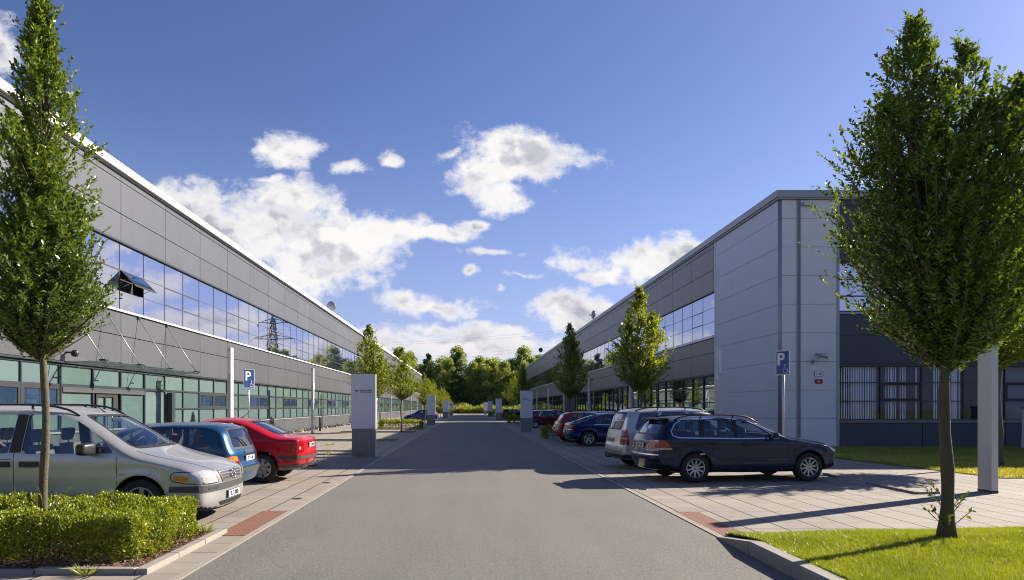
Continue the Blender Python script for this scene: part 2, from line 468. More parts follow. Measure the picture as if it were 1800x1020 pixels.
def brickish(name, c1, c2, cm, sx, sy, rot=0.0, off=0.5, mort=0.012, world=True):
    m, nt, b = mk(name)
    pos = nt.new('ShaderNodeNewGeometry').outputs['Position']
    mp = nt.new('ShaderNodeMapping'); nt.l.new(pos, mp.inputs[0]); mp.inputs['Rotation'].default_value = (0, 0, rot)
    br = nt.new('ShaderNodeTexBrick'); nt.l.new(mp.outputs[0], br.inputs['Vector'])
    br.offset = off
    br.inputs['Scale'].default_value = 1.0
    br.inputs['Brick Width'].default_value = sx; br.inputs['Row Height'].default_value = sy
    br.inputs['Mortar Size'].default_value = mort; br.inputs['Mortar Smooth'].default_value = 0.3
    br.inputs['Color1'].default_value = rgb(c1); br.inputs['Color2'].default_value = rgb(c2); br.inputs['Mortar'].default_value = rgb(cm)
    fine = nt.noise(pos, 40, 3, 0.7)
    c = nt.mix(nt.math('MULTIPLY', nt.smooth(fine, 0.3, 0.8), 0.5), br.outputs[0], cm)
    nt.l.new(c, b.inputs['Base Color']); b.inputs['Roughness'].default_value = 0.85
    bn = nt.new('ShaderNodeBump'); bn.inputs['Distance'].default_value = 0.008; bn.invert = True
    nt.l.new(br.outputs['Fac'], bn.inputs['Height']); nt.l.new(bn.outputs[0], b.inputs['Normal'])
    return m
M['tactile'] = brickish('red tactile pavers', (0.33, 0.085, 0.045), (0.24, 0.065, 0.04), (0.15, 0.105, 0.08), 0.21, 0.075, mort=0.02)
M['setts'] = brickish('granite setts', (0.20, 0.205, 0.24), (0.12, 0.125, 0.155), (0.06, 0.06, 0.06), 0.12, 0.10, mort=0.014)

def soil(name, c1, c2, scale=25):
    m, nt, b = mk(name)
    pos = nt.new('ShaderNodeNewGeometry').outputs['Position']
    f = nt.noise(pos, scale, 6, 0.75)
    nt.l.new(nt.ramp(f, [(0.35, c1), (0.62, c2)]), b.inputs['Base Color'])
    b.inputs['Roughness'].default_value = 0.95
    bn = nt.new('ShaderNodeBump'); bn.inputs['Distance'].default_value = 0.03
    nt.l.new(f, bn.inputs['Height']); nt.l.new(bn.outputs[0], b.inputs['Normal'])
    return m
M['mulch'] = soil('bark mulch', (0.035, 0.022, 0.014), (0.20, 0.125, 0.08), 45)
M['turf'] = soil('turf', (0.035, 0.06, 0.010), (0.10, 0.15, 0.02), 18)
M['dryturf'] = soil('dry turf', (0.10, 0.11, 0.025), (0.27, 0.24, 0.08), 9)
M['meadow'] = soil('meadow', (0.09, 0.13, 0.02), (0.24, 0.27, 0.06), 0.9)
M['roadpatch'] = simple('asphalt joint', (0.2, 0.18, 0.15), 0.85, var=0.15, vscale=10, vec='World')

def sheet(name, poly, z, m, thick=0.0):
    b = MB()
    b.add([(x, y, z) for x, y in poly], [tuple(range(len(poly)))], m)
    return tag(b.build(name), kind='structure')

g = MB(); g.add([(-900, -300, -0.012), (900, -300, -0.012), (900, 1500, -0.012), (-900, 1500, -0.012)], [(0, 1, 2, 3)], M['meadow'])
tag(g.build('ground'), kind='structure')
sheet('paving', [(-45, -40), (60, -40), (60, 176), (-45, 176)], 0.0, M['paving'])
# the road: a finely divided sheet with very slight wheel-track hollows
sheet('road', [(RL, -40), (RR, -40), (RR, 176), (RL, 176)], 0.004, M['asphalt'])
# flush kerb stones beside the road
def flush_kerb(x0, x1, y0, y1):
    b = MB(); y = y0
    while y < y1 - 0.01:
        L = 1.0 if y < 60 else 10.0
        b.box(x0, x1, y, min(y + L - 0.008, y1), -0.01, 0.014, M['conc_slab']); y += L
    tag(b.build('flush_kerb'), kind='structure')
flush_kerb(RL - 0.09, RL, -6, 176)
flush_kerb(RR, RR + 0.09, 8.62, 176)
# red tactile strips
sheet('tactile_paving', [(-3.26, 8.75), (-2.86, 8.75), (-2.86, 10.85), (-3.26, 10.85)], 0.005, M['tactile'])
sheet('tactile_paving', [(RR + 0.10, 8.75), (RR + 0.47, 8.75), (RR + 0.47, 10.75), (RR + 0.10, 10.75)], 0.005, M['tactile'])
# granite setts round the first sign pylon
sheet('setts', [(-5.9, 18.1), (RL - 0.09, 18.1), (RL - 0.09, 22.7), (-5.9, 22.7)], 0.005, M['setts'])
# manhole-like small drains in the paving
for (x, y, l_) in ((574, 849, 'small round drain cover in the slabs near the first left pylon'), (523, 877, 'small round drain cover in the slabs in front of the red saloon'), (1131, 861, 'small round drain cover at the slab edge by the dark estate shadow')):
    X_, Y_ = gp(x, y)
    b = MB(); b.lathe([(0, .004), (.06, .004), (.062, .007), (.09, .007), (.092, -.002)], M['dark_metal'], 20); o = b.build('drain_cover'); o.location = (X_, Y_, 0.001); tag(o, l_, 'drain cover', 'small drain covers in the paving')

# raised front right kerb with a dropped first stone, curving away behind the camera
def kerb_right():
    b = MB()
    x0, x1 = RR - 0.02, RR + 0.14
    ys = [8.62, 7.62, 6.62, 5.62, 4.62, 3.62, 2.62, 1.0, -2, -6]
    for i in range(len(ys) - 1):
        ya, yb = ys[i], ys[i + 1] + 0.008
        ha = 0.015 if i == 0 else 0.15
        hb = 0.15
        ch = 0.02
        vs = []
        for (yy, hh) in ((ya, ha), (yb, hb)):
            c = min(ch, hh * 0.4)
            vs += [(x0, yy, -0.02), (x0, yy, hh - c), (x0 + c, yy, hh), (x1, yy, hh), (x1, yy, -0.02)]
        fs = [(0, 1, 2, 3, 4), (9, 8, 7, 6, 5)] + [(k, 5 + k, 5 + (k + 1) % 5, (k + 1) % 5) for k in range(5)]
        b.add(vs, fs, M['conc_slab'])
    return tag(b.build('kerb'), kind='structure')
kerb_right()
# lawn edge kerb between lawn and paving
b = MB()
xx = RR + 0.145; k = 0
while xx < 24:
    ya = 8.66 + (xx - RR) * 0.105
    b.prism([(xx, ya), (xx + 0.99, ya + 0.104), (xx + 0.99, ya + 0.174), (xx, ya + 0.07)], -0.01, 0.045, M['conc_slab']); xx += 1.0
tag(b.build('lawn_edging'), kind='structure')
def lawn_h(x, y):
    e = 8.66 + (x - RR) * 0.105 - y
    return 0.02 + 0.115 * min(1, max(0, e / 1.0)) * 1.0
# front lawn base
nx, ny = 60, 40
vs = []; fs = []
for j in range(ny + 1):
    for i in range(nx + 1):
        x = RR + 0.14 + i * (24 - RR) / nx
        top = 8.66 + (x - RR) * 0.105
        y = top - (top + 8) * (j / ny) ** 1.5
        z = 0.035 + 0.10 * min(1, (top - y) / 0.9) + 0.02 * mnoise.noise((x * 0.9, y * 0.9, 0))
        if i == 0: z = min(z, 0.135)
        vs.append((x, y, z))
for j in range(ny):
    for i in range(nx):
        a = j * (nx + 1) + i
        fs.append((a, a + 1, a + nx + 2, a + nx + 1))
bl = MB(); bl.add(vs, fs, M['turf'], True)
tag(bl.build('lawn_soil'), kind='structure')
def front_lawn_z(x, y):
    top = 8.66 + (x - RR) * 0.105
    return 0.035 + 0.10 * np.minimum(1, (top - y) / 0.9)
# back lawn
sheet('lawn_soil', [(11.9, 21.4), (12.35, 15.75), (60, 15.75), (60, 27.6), (15.3, 27.6), (11.9, 27.6)], 0.012, M['dryturf'])

# low steel edging of the unplanted beds (right side)
def edging(pts, h=0.05, w=0.05, m=None):
    b = MB()
    for (p, q) in zip(pts[:-1], pts[1:]):
        p, q = Vector((*p, 0)), Vector((*q, 0))
        d = (q - p).normalized(); n = Vector((-d.y, d.x, 0)) * w / 2
        vs = [p - n, q - n, q + n, p + n]
        b.prism([(v.x, v.y) for v in vs], -0.01, h, m or M['dark_seal'])
    return b
for pl, lab in (([gp(1525, 851), gp(1612, 869), gp(1650, 868)], 0), ([gp(1448, 834), gp(1472, 840), gp(1512, 839)], 1)):
    tag(edging(pl, 0.045, 0.06, M['conc_slab']).build('bed_edging'), kind='structure')

# left planting bed with kerb
BX1, BY0, BY1 = -3.28, 6.72, 9.0
b = MB()
y = BY0
while y < BY1 - 0.02:
    y2 = min(y + 0.75, BY1)
    b.bbox(BX1, BX1 + 0.12, y, y2 - 0.008, -0.02, 0.06, M['conc_slab'], 0.012); y = y2
x = BX1 - 0.0
first = True
while x > -14:
    b.bbox(x - 0.99, x - 0.008, BY0, BY0 + 0.10, -0.02, 0.06 if x > -3.9 else 0.04, M['conc_slab'], 0.012); x -= 1.0
tag(b.build('bed_kerb'), kind='structure')
sheet('planting_bed', [(-14, BY0 + 0.1), (BX1, BY0 + 0.1), (BX1, BY1), (-14, BY1)], 0.035, M['mulch'])
# far left unplanted strips
sheet('planting_bed', [(-8.2, 33.2), (-3.6, 33.2), (-3.6, 34.2), (-8.2, 34.2)], 0.006, M['mulch'])
sheet('planting_bed', [(-9.0, 44.4), (-3.8, 44.4), (-3.8, 45.6), (-9.0, 45.6)], 0.006, M['mulch'])
sheet('planting_bed', [(-6.9, 50.6), (-3.5, 50.6), (-3.5, 56.2), (-6.9, 56.2)], 0.006, M['mulch'])
b = MB()
for yy in (33.1, 34.25, 44.3, 45.65, 23.6, 25.4):
    b.box(-8.5, -3.5, yy, yy + 0.08, -0.01, 0.05, M['conc_slab'])
tag(b.build('bed_edging'), kind='structure')
# ================================================================ BUILDINGS
def cladding(b, axis, c, out, a0, a1, joints_a, rows, m, gap=0.028, th=0.05):
    """cassette panels on a facade. axis 'x': facade plane x=c running along y; out=+-1 outward"""
    ja = [a0] + [j for j in joints_a if a0 + 0.3 < j < a1 - 0.3] + [a1]
    for (z0, z1) in rows:
        for p, q in zip(ja[:-1], ja[1:]):
            c1 = c + out * th
            if axis == 'x': b.box(min(c, c1), max(c, c1), p + gap/2, q - gap/2, z0 + gap/2, z1 - gap/2, m)
            else: b.box(p + gap/2, q - gap/2, min(c, c1), max(c, c1), z0 + gap/2, z1 - gap/2, m)

def slab(b, axis, c0, c1, a0, a1, z0, z1, m):
    if axis == 'x': b.box(min(c0, c1), max(c0, c1), a0, a1, z0, z1, m)
    else: b.box(a0, a1, min(c0, c1), max(c0, c1), z0, z1, m)

def pane_slab(b, axis, c0, c1, a0, a1, z0, z1, m):
    # see-through glass is one sheet; opaque-backed glass keeps its thickness
    if m is not M['glass_front']: return slab(b, axis, c0, c1, a0, a1, z0, z1, m)
    y = (c0 + c1) / 2
    b.add([(a0, y, z0), (a1, y, z0), (a1, y, z1), (a0, y, z1)], [(0, 1, 2, 3)], m)

def window(parent, axis, c, out, a0, a1, zs, ncol, fm, gm, vents=(), rec=0.03, mul=0.05, name='window', vm=None, th=0.012, pr=0.045):
    """one glazed module: frame mesh + pane mesh child. vents: set of (col,row) with heavy opening frames"""
    f = MB()
    w = (a1 - a0) / ncol
    d0, d1 = c - out * (rec + 0.02), c + out * pr
    for i in range(ncol + 1):
        x = a0 + i * w
        lo, hi = (x, x + mul/2) if i == 0 else ((x - mul/2, x) if i == ncol else (x - mul/2, x + mul/2))
        slab(f, axis, d0, d1, lo, hi, zs[0], zs[-1], fm)
    for k, z in enumerate(zs):
        lo, hi = (z, z + mul) if k == 0 else ((z - mul, z) if k == len(zs) - 1 else (z - mul/2, z + mul/2))
        for i in range(ncol):
            slab(f, axis, d0, c + out * (pr - .003), a0 + i*w + mul/2, a0 + (i+1)*w - mul/2, lo, hi, fm)
    p = MB()
    vv = MB()
    for i in range(ncol):
        for r in range(len(zs) - 1):
            pa0, pa1 = a0 + i*w + 0.01, a0 + (i+1)*w - 0.01
            z0, z1 = zs[r] + 0.01, zs[r+1] - 0.01
            if (i, r) == 'open': continue
            if (i, r) in vents:
                e = 0.09 if (pr > .015) else 0.03
                x0, x1 = a0 + i*w + mul/2, a0 + (i+1)*w - mul/2
                zz0, zz1 = zs[r] + mul/2, zs[r+1] - mul/2
                o0, o1 = c - out * 0.03, c + out * (pr - .006)
                slab(f, axis, o0, o1, x0, x0 + e, zz0, zz1, M['dark_seal']); slab(f, axis, o0, o1, x1 - e, x1, zz0, zz1, M['dark_seal'])
                slab(f, axis, o0, o1, x0 + e, x1 - e, zz0, zz0 + e, M['dark_seal']); slab(f, axis, o0, o1, x0 + e, x1 - e, zz1 - e, zz1, M['dark_seal'])
                pane_slab(p, axis, c - out * 0.012, c, pa0 + e, pa1 - e, z0 + e, z1 - e, vm or gm)
            elif (i, r, 'gap') in vents: pass
            else:
                pane_slab(p, axis, c - out * (rec), c - out * (rec - th), pa0, pa1, z0, z1, gm)
    fo = f.build(name, parent)
    po = p.build('pane', fo)
    return fo, po

def text_mesh(txt, size, m, loc, rz, parent, name='lettering', ext=0.002, center=True, track=1.0, bold=0.0, sx=1.0):
    """upright writing: faces -Y at rz=0"""
    cu = bpy.data.curves.new(name, 'FONT'); cu.body = txt; cu.size = size; cu.extrude = ext; cu.offset = bold
    cu.align_x = 'CENTER' if center else 'LEFT'; cu.space_character = track
    o = bpy.data.objects.new(name, cu); COL.objects.link(o)
    dg = bpy.context.evaluated_depsgraph_get(); dg.update()
    me = bpy.data.meshes.new_from_object(o.evaluated_get(dg))
    me.name = name
    bpy.data.objects.remove(o); bpy.data.curves.remove(cu)
    mt = Matrix.Translation(Vector(loc)) @ Matrix.Rotation(rz, 4, 'Z') @ Matrix.Rotation(R(90), 4, 'X') @ Matrix.Diagonal((sx, 1, 1, 1))
    me.transform(mt)
    me.materials.clear(); me.materials.append(m)
    ob = bpy.data.objects.new(name, me); COL.objects.link(ob)
    if parent: ob.parent = parent
    return ob
M['stone_a'] = simple('dark stone', (0.10, 0.095, 0.09), 0.9)
M['blind'] = simple('blind slats', (0.85, 0.86, 0.92), 0.7)
M['room'] = simple('office interior', (0.03, 0.032, 0.04), 0.9, var=0.1)
M['room_pale'] = simple('roller blind', (0.16, 0.19, 0.24), 0.9, var=0.05, vscale=1)
M['sign_white'] = simple('sign white', (0.78, 0.78, 0.78), 0.4)
M['sign_red'] = simple('sign dark red', (0.20, 0.012, 0.02), 0.4)
M['sign_blue'] = simple('sign blue', (0.012, 0.06, 0.26), 0.4)
M['ink'] = simple('sign ink', (0.02, 0.022, 0.05), 0.5)
rng = random.Random(7)
# ---------------- left hall -------------------------------------------------
LW = -11.9
LM = 3.44
LJ0 = 26.74
def left_hall(name, y0, y1, label, seed, detail):
    root = empty(name, (LW, (y0 + y1) / 2, 0))
    tag(root, label, 'building', 'low grey metal-clad halls along the street')
    off = root.location.copy()
    def fin(b, nm, par=root):
        o = b.build(nm, par); o.location = -off; return o
    js = [LJ0 + k * LM for k in range(-12, 60)]
    b = MB()
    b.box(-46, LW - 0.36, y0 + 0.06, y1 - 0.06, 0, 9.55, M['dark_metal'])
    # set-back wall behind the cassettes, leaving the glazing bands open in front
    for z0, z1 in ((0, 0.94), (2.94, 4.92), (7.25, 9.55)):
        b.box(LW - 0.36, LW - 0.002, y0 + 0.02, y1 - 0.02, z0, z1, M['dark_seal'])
    fin(b, 'wall')
    b = MB()
    cladding(b, 'x', LW, 1, y0, y1, js, [(0.0, 0.88), (3.0, 4.09), (4.09, 4.90), (7.32, 8.25), (8.25, 9.36), (9.36, 9.60)], M['clad_left'])
    cladding(b, 'y', y0, -1, -46, LW + 0.05, [LW - k * 3.44 for k in range(1, 12)], [(0, .94), (.94, 2.0), (2.0, 3.0), (3.0, 4.09), (4.09, 5.2), (5.2, 6.3), (6.3, 7.32), (7.32, 8.25), (8.25, 9.36)], M['clad_left'])
    cladding(b, 'y', y1, 1, -46, LW + 0.05, [LW - k * 3.44 for k in range(1, 12)], [(0, .94), (.94, 2.0), (2.0, 3.0), (3.0, 4.09), (4.09, 5.2), (5.2, 6.3), (6.3, 7.32), (7.32, 8.25), (8.25, 9.36)], M['clad_left'])
    fin(b, 'cladding')
    b = MB()
    b.box(-46.3, LW + 0.22, y0 - 0.2, y1 + 0.2, 9.62, 9.88, M['white_metal'])
    b.box(-46.2, LW + 0.12, y0 - 0.1, y1 + 0.1, 9.56, 9.618, M['grey_metal'])
    fin(b, 'roof_trim')
    b = MB()
    b.box(LW - 0.02, LW + 0.13, y0, y1, 4.90, 4.965, M['white_metal'])
    b.box(LW - 0.02, LW + 0.10, y0, y1, 0.885, 0.935, M['grey_metal'])
    b.box(LW - 0.02, LW + 0.11, y0, y1, 2.945, 2.995, M['dark_metal'])
    b.box(LW - 0.02, LW + 0.09, y0, y1, 7.255, 7.31, M['dark_metal'])
    fin(b, 'sill')
    rr = random.Random(seed)
    j = [t for t in js if y0 - 0.05 <= t <= y1 + 0.05]
    if j[0] > y0 + 0.3: j = [y0] + j
    if j[-1] < y1 - 0.3: j.append(y1)
    for n, (p, q) in enumerate(zip(j[:-1], j[1:])):
        mid = (p + q) / 2
        v = set()
        if n % 2 == 1: v = {(0, 1), (1, 1)}
        if abs(mid - 25.0) < 1.0: v = {(0, 1, 'gap')}   # the open light
        wo, po = window(root, 'x', LW + 0.0, 1, p, q, [4.97, 5.64, 6.35, 7.25], 2, M['frame_slim'], M['glass_upper'], v, mul=0.022, pr=.012, rec=.012, vm=M['glass_upper'])
        wo.location = -off
        # ground floor
        if 19.5 < p < 24.5 and detail: continue
        v = set()
        if n % 2 == 0: v = {(0, 1), (1, 1)}
        wo, po = window(root, 'x', LW + 0.0, 1, p, q, [0.94, 1.59, 2.30, 2.94], 2, M['dark_metal'], M['glass_lower'], v, mul=0.06, pr=.03, vm=M['glass_vent'])
        wo.location = -off
    if detail:
        # top-hung light standing open
        b = MB()
        ya, yb = LJ0 - LM + 0.06, LJ0 - LM / 2 - 0.06
        ya, yb = 23.36, 24.96
        zt, hgt, sw = 6.32, 0.66, 0.46
        def pt(t, y, o=0.0):
            return (LW + 0.04 + t * sw - o * 0.04 * 0, y, zt - t * math.sqrt(hgt**2 - sw**2) * 1.0 - o)
        vs = [pt(0, ya), pt(0, yb), pt(1, yb), pt(1, ya), pt(0, ya, .05), pt(0, yb, .05), pt(1, yb, .05), pt(1, ya, .05)]
        b.add(vs, [(0, 1, 2, 3), (7, 6, 5, 4), (0, 4, 5, 1), (1, 5, 6, 2), (2, 6, 7, 3), (3, 7, 4, 0)], M['dark_seal'])
        b.tube([(LW, ya + .05, 5.75), pt(0.8, ya + .05)], 0.012, M['galv']); b.tube([(LW, yb - .05, 5.75), pt(0.8, yb - .05)], 0.012, M['galv'])
        ow = fin(b, 'open_window'); 
        tag(ow, 'window light hinged open at its lower edge')
        b = MB()
        vs = [(x, y, z + 0.006) for (x, y, z) in (pt(0.08, ya + .08), pt(0.08, yb - .08), pt(.92, yb - .08), pt(.92, ya + .08))]
        b.add(vs, [(0, 1, 2, 3)], M['glass_vent'])
        b.build('pane', ow)
        # black sheet behind the gap, standing in for the unlit room
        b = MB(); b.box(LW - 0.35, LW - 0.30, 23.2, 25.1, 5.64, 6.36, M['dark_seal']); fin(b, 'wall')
        # entrance
        e0, e1 = LJ0 - 2 * LM, LJ0 - LM + 0.0
        e0, e1 = 19.86, 26.74
        en = MB()
        zt = 2.94
        for y in (e0, e0 + 1.72, e0 + 3.44, e0 + 5.16):
            slab(en, 'x', LW - .05, LW + .045, y, y + 0.07, 0.0, zt, M['dark_metal'])
        for (p, q) in ((e0 + .07, e0 + 1.72), (e0 + 1.79, e0 + 3.44), (e0 + 3.51, e0 + 5.16), (e0 + 5.23, e1)):
            slab(en, 'x', LW - .05, LW + .042, p, q, 2.26, 2.33, M['dark_metal'])
            slab(en, 'x', LW - .05, LW + .042, p, q, 2.87, 2.94, M['dark_metal'])
            slab(en, 'x', LW - .05, LW + .042, p, q, 0.0, 0.12, M['dark_metal'])
        slab(en, 'x', LW - .02, LW + .07, e0 + .07, e0 + 5.1, 2.10, 2.255, M['clad_left'])
        eo = fin(en, 'entrance_frame')
        pn = MB()
        for (p, q) in ((e0 + .07, e0 + 1.72), (e0 + 1.79, e0 + 3.44), (e0 + 3.51, e0 + 5.16), (e0 + 5.23, e1)):
            slab(pn, 'x', LW - .03, LW - .018, p, q, 2.34, 2.87, M['glass_lower'])
            if not (e0 + 1 < p < e0 + 3): slab(pn, 'x', LW - .03, LW - .018, p, q, 0.12, 2.26, M['glass_lower'])
        pn.build('pane', eo)
        d = MB()
        y0d, y1d = e0 + 1.95, e0 + 3.3
        slab(d, 'x', LW - .06, LW + .02, y0d, y0d + .08, .02, 2.09, M['dark_seal']); slab(d, 'x', LW - .06, LW + .02, y1d - .30, y1d, .02, 2.09, M['dark_seal'])
        slab(d, 'x', LW - .06, LW + .015, y0d + .08, y1d - .30, 1.98, 2.09, M['dark_seal']); slab(d, 'x', LW - .06, LW + .015, y0d + .08, y1d - .30, .02, .2, M['dark_seal'])
        slab(d, 'x', LW - .05, LW + .018, (y0d + y1d - .22) / 2 - .03, (y0d + y1d - .22) / 2 + .03, .2, 1.98, M['dark_seal'])
        do = fin(d, 'door')
        d = MB(); slab(d, 'x', LW - .04, LW - .03, y0d + .08, y1d - .30, .2, 1.98, M['glass_lower']); d.build('pane', do)
        d = MB(); d.tube([(LW + .09, y1d - .52, .9), (LW + .09, y1d - .52, 1.5)], .016, M['galv']); d.build('handle', do)
        # dark post beside the entrance
        d = MB(); slab(d, 'x', LW + .05, LW + .25, e1 + .12, e1 + .42, 0.0, 2.22, M['dark_metal']); fin(d, 'intercom_post')
        # glass canopy held by rods
        ca0, ca1 = 19.9, 27.6
        d = MB()
        for k in range(6):
            a = ca0 + k * (ca1 - ca0) / 6; bb = a + (ca1 - ca0) / 6 - .015
            d.add([(LW + .06, a, 3.0), (LW + 1.45, a, 3.0), (LW + 1.45, bb, 3.0), (LW + .06, bb, 3.0)], [(0, 1, 2, 3)], M['glass_canopy'])
        co = fin(d, 'canopy')
        for k, y in enumerate((20.0, 22.2, 24.5, 26.8)):
            d = MB()
            zt = 4.86
            d.tube([(LW + .05, y, zt), (LW + 1.23, y, 3.03)], .016, M['galv'], 6)
            d.lathe([(0, -.03), (.07, -.03), (.07, .05), (0, .05)], M['dark_metal'], 12, 'x', (LW + .06, y, zt), smooth=False)
            d.bbox(LW + 1.13, LW + 1.33, y - .10, y + .10, 3.01, 3.06, M['dark_metal'], .01)
            d.box(LW + .05, LW + 1.35, y - .012, y + .012, 2.945, 2.985, M['galv'])
            d.tube([(LW + .5, y - .12, 2.82), (LW + .5, y + .12, 2.82)], .02, M['dark_metal'], 6)
            fin(d, 'canopy_rod')
        d = MB()
        d.lathe([(0, -.12), (.08, -.10), (.11, -.03), (.10, .04), (.07, .08), (0, .09)], M['black_plastic'], 16, 'z', (LW + .32, 20.1, 3.25))
        d.box(LW + .05, LW + .3, 20.07, 20.13, 3.24, 3.29, M['black_plastic'])
        fin(d, 'dome_light')
    return root

h1 = left_hall('office_hall', 2.66, 78.3, 'long grey metal-clad hall on the left of the road, with glass entrance canopy', 1, True)
h2 = left_hall('office_hall', 86.0, 177.0, 'second grey hall on the left side, further down the road behind the hedge', 2, False)

# ---------------- right hall ------------------------------------------------
RW = 12.7
RMOD = 3.55
RJ0 = 35.16
rows_u = [(7.63, 8.74), (8.74, 9.88), (9.88, 10.12)]
def right_hall(y0, y1, label, first):
    root = empty('office_hall', (RW, (y0 + y1) / 2, 0))
    tag(root, label, 'building', 'low grey metal-clad halls along the street')
    off = root.location.copy()
    def fin(b, nm, par=root):
        o = b.build(nm, par); o.location = -off; return o
    js = [RJ0 + k * RMOD for k in range(0, 50)]
    ys = RJ0 if first else y0
    b = MB()
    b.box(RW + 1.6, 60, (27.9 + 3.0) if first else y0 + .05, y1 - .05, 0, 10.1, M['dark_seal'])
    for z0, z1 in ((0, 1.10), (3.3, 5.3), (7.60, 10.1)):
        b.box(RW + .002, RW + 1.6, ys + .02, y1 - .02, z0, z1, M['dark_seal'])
    fin(b, 'wall')
    b = MB()
    cladding(b, 'x', RW, -1, ys, y1, js, [(0.0, 1.08), (3.36, 4.46), (4.46, 5.22)] + rows_u, M['clad_right'])
    cladding(b, 'y', y1, 1, RW - .05, 60, [RW + k * 3.44 for k in range(1, 12)], [(0, 1.1), (1.1, 2.2), (2.2, 3.3), (3.3, 4.46), (4.46, 5.3), (5.3, 6.4), (6.4, 7.57)] + rows_u, M['clad_right'])
    if not first:
        cladding(b, 'y', y0, -1, RW - .05, 60, [RW + k * 3.44 for k in range(1, 12)], [(0, 1.1), (1.1, 2.2), (2.2, 3.3), (3.3, 4.46), (4.46, 5.3), (5.3, 6.4), (6.4, 7.57)] + rows_u, M['clad_right'])
    fin(b, 'cladding')
    b = MB()
    ya = 27.9 if first else y0
    b.box(RW - 0.16, 60.2, ya - 0.16, y1 + 0.15, 10.20, 10.48, M['grey_metal'])
    b.box(RW - 0.10, 60.1, ya - 0.10, y1 + 0.1, 10.13, 10.197, M['grey_metal'])
    fin(b, 'roof_trim')
    b = MB()
    b.box(RW - .13, RW + .02, ys, y1, 5.23, 5.33, M['white_metal'])
    b.box(RW - .09, RW + .02, ys, y1, 7.575, 7.625, M['dark_metal'])
    b.box(RW - .10, RW + .02, ys, y1, 1.085, 1.135, M['grey_metal'])
    b.box(RW - .10, RW + .02, ys, y1, 3.30, 3.355, M['dark_metal'])
    fin(b, 'sill')
    j = [t for t in js if ys - .05 <= t <= y1 + .05]
    if j[0] > ys + .3: j = [ys] + j
    if j[-1] < y1 - .3: j.append(y1)
    for n, (p, q) in enumerate(zip(j[:-1], j[1:])):
        v = {(1, 1)} if n % 2 == 0 else set()
        wo, po = window(root, 'x', RW, -1, p, q, [5.36, 6.08, 6.80, 7.57], 2, M['frame_slim'], M['glass_upper'], v, mul=0.022, pr=.012, rec=.012, vm=M['glass_upper'])
        wo.location = -off
        wo, po = window(root, 'x', RW + .04, -1, p, q, [1.14, 1.9, 2.65, 3.30], 2, M['dark_metal'], M['glass_right'], set(), mul=0.06)
        wo.location = -off
    if first:
        # pale end block
        YF = 27.9
        b = MB()
        b.box(RW + .06, 15.0, YF + .06, RJ0 - .02, 0, 10.12, M['dark_metal'])
        zz = [0.0] + [1.18 + 1.17 * k for k in range(8)] + [10.12]
        for z0, z1 in zip(zz[:-1], zz[1:]):
            g_ = .007
            b.box(RW, RW + .07, YF + .12, RJ0 - .10, z0 + g_, z1 - g_, M['concrete_light'])
            b.box(RW + .12, 13.42, YF, YF + .07, z0 + g_, z1 - g_, M['concrete_light'])
            b.box(13.60, 15.06, YF, YF + .07, z0 + g_, z1 - g_, M['concrete_light'])
        fin(b, 'end_block')
        b = MB()
        # rounded corner strip, reveal strips
        b.tube([(RW + .10, YF + .10, 0), (RW + .10, YF + .10, 10.12)], .09, M['grey_metal'], 16)
        b.box(RW - .03, RW + .05, RJ0 - .09, RJ0 - .005, 0, 10.12, M['white_metal'])
        b.box(13.44, 13.49, YF - .02, YF + .05, 0, 10.12, M['grey_metal']); b.box(13.53, 13.58, YF - .02, YF + .05, 0, 10.12, M['grey_metal'])
        b.box(15.07, 15.16, YF - .03, YF + .6, 0, 10.12, M['grey_metal'])
        fin(b, 'corner_strip')
        # front facade to the right
        YG = 27.95
        x0, x1 = 15.17, 60
        fj = [15.17 + 1.70 * 2 * k + 0.0 for k in range(0, 20)]
        b = MB()
        zr = [(0.0, 1.0), (3.42, 4.60), (4.60, 5.46), (7.63, 8.74), (8.74, 9.88), (9.88, 10.12)]
        cladding(b, 'y', YG, -1, x0, x1, fj, zr, M['clad_front'])
        fin(b, 'front_cladding')
        b = MB()
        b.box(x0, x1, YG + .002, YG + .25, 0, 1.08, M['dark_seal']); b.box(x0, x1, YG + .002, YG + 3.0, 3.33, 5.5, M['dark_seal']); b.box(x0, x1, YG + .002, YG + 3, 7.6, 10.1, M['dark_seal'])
        b.box(x0, x1, YG - .09, YG + .05, 1.01, 1.14, M['clad_right'])
        b.box(x0, x1, YG - .08, YG + .05, 3.335, 3.41, M['dark_metal'])
        b.box(x0, x1, YG - .08, YG + .05, 5.47, 5.54, M['grey_metal'])
        fin(b, 'front_sill')
        k = 0; x = x0
        while x < x1 - 1:
            q = min(x + 3.40, x1)
            v = {(1, 1)} if k in (0,) else ({(0, 1)} if k % 2 == 0 else set())
            wo, po = window(root, 'y', YG, -1, x, q, [1.14, 1.9, 2.66, 3.33], 2, M['dark_metal'], M['glass_front'], v, mul=0.035, pr=.02, vm=M['glass_front'])
            wo.location = -off
            wo, po = window(root, 'y', YG, -1, x, q, [5.55, 6.2, 6.88, 7.6], 2, M['dark_metal'], M['glass_upper'], set(), mul=0.05, pr=.02)
            wo.location = -off
            x = q; k += 1
        # vertical blinds behind the ground-floor panes and the room
        b = MB()
        x = x0 + .06; rr = random.Random(4)
        while x < 20.6:
            w = rr.uniform(.03, .06); 
            if rr.random() < .9: b.box(x, x + w, YG + .10, YG + .11, 1.15, 3.3, M['blind'])
            x += .098
            if rr.random() < .08: x += .35
        b.box(16.05, 16.17, YG + .3, YG + .34, 1.15, 3.3, M['blind']); b.box(20.0, 20.22, YG + .3, YG + .34, 1.15, 3.3, M['blind'])
        x = 22.5
        fin(b, 'blinds')
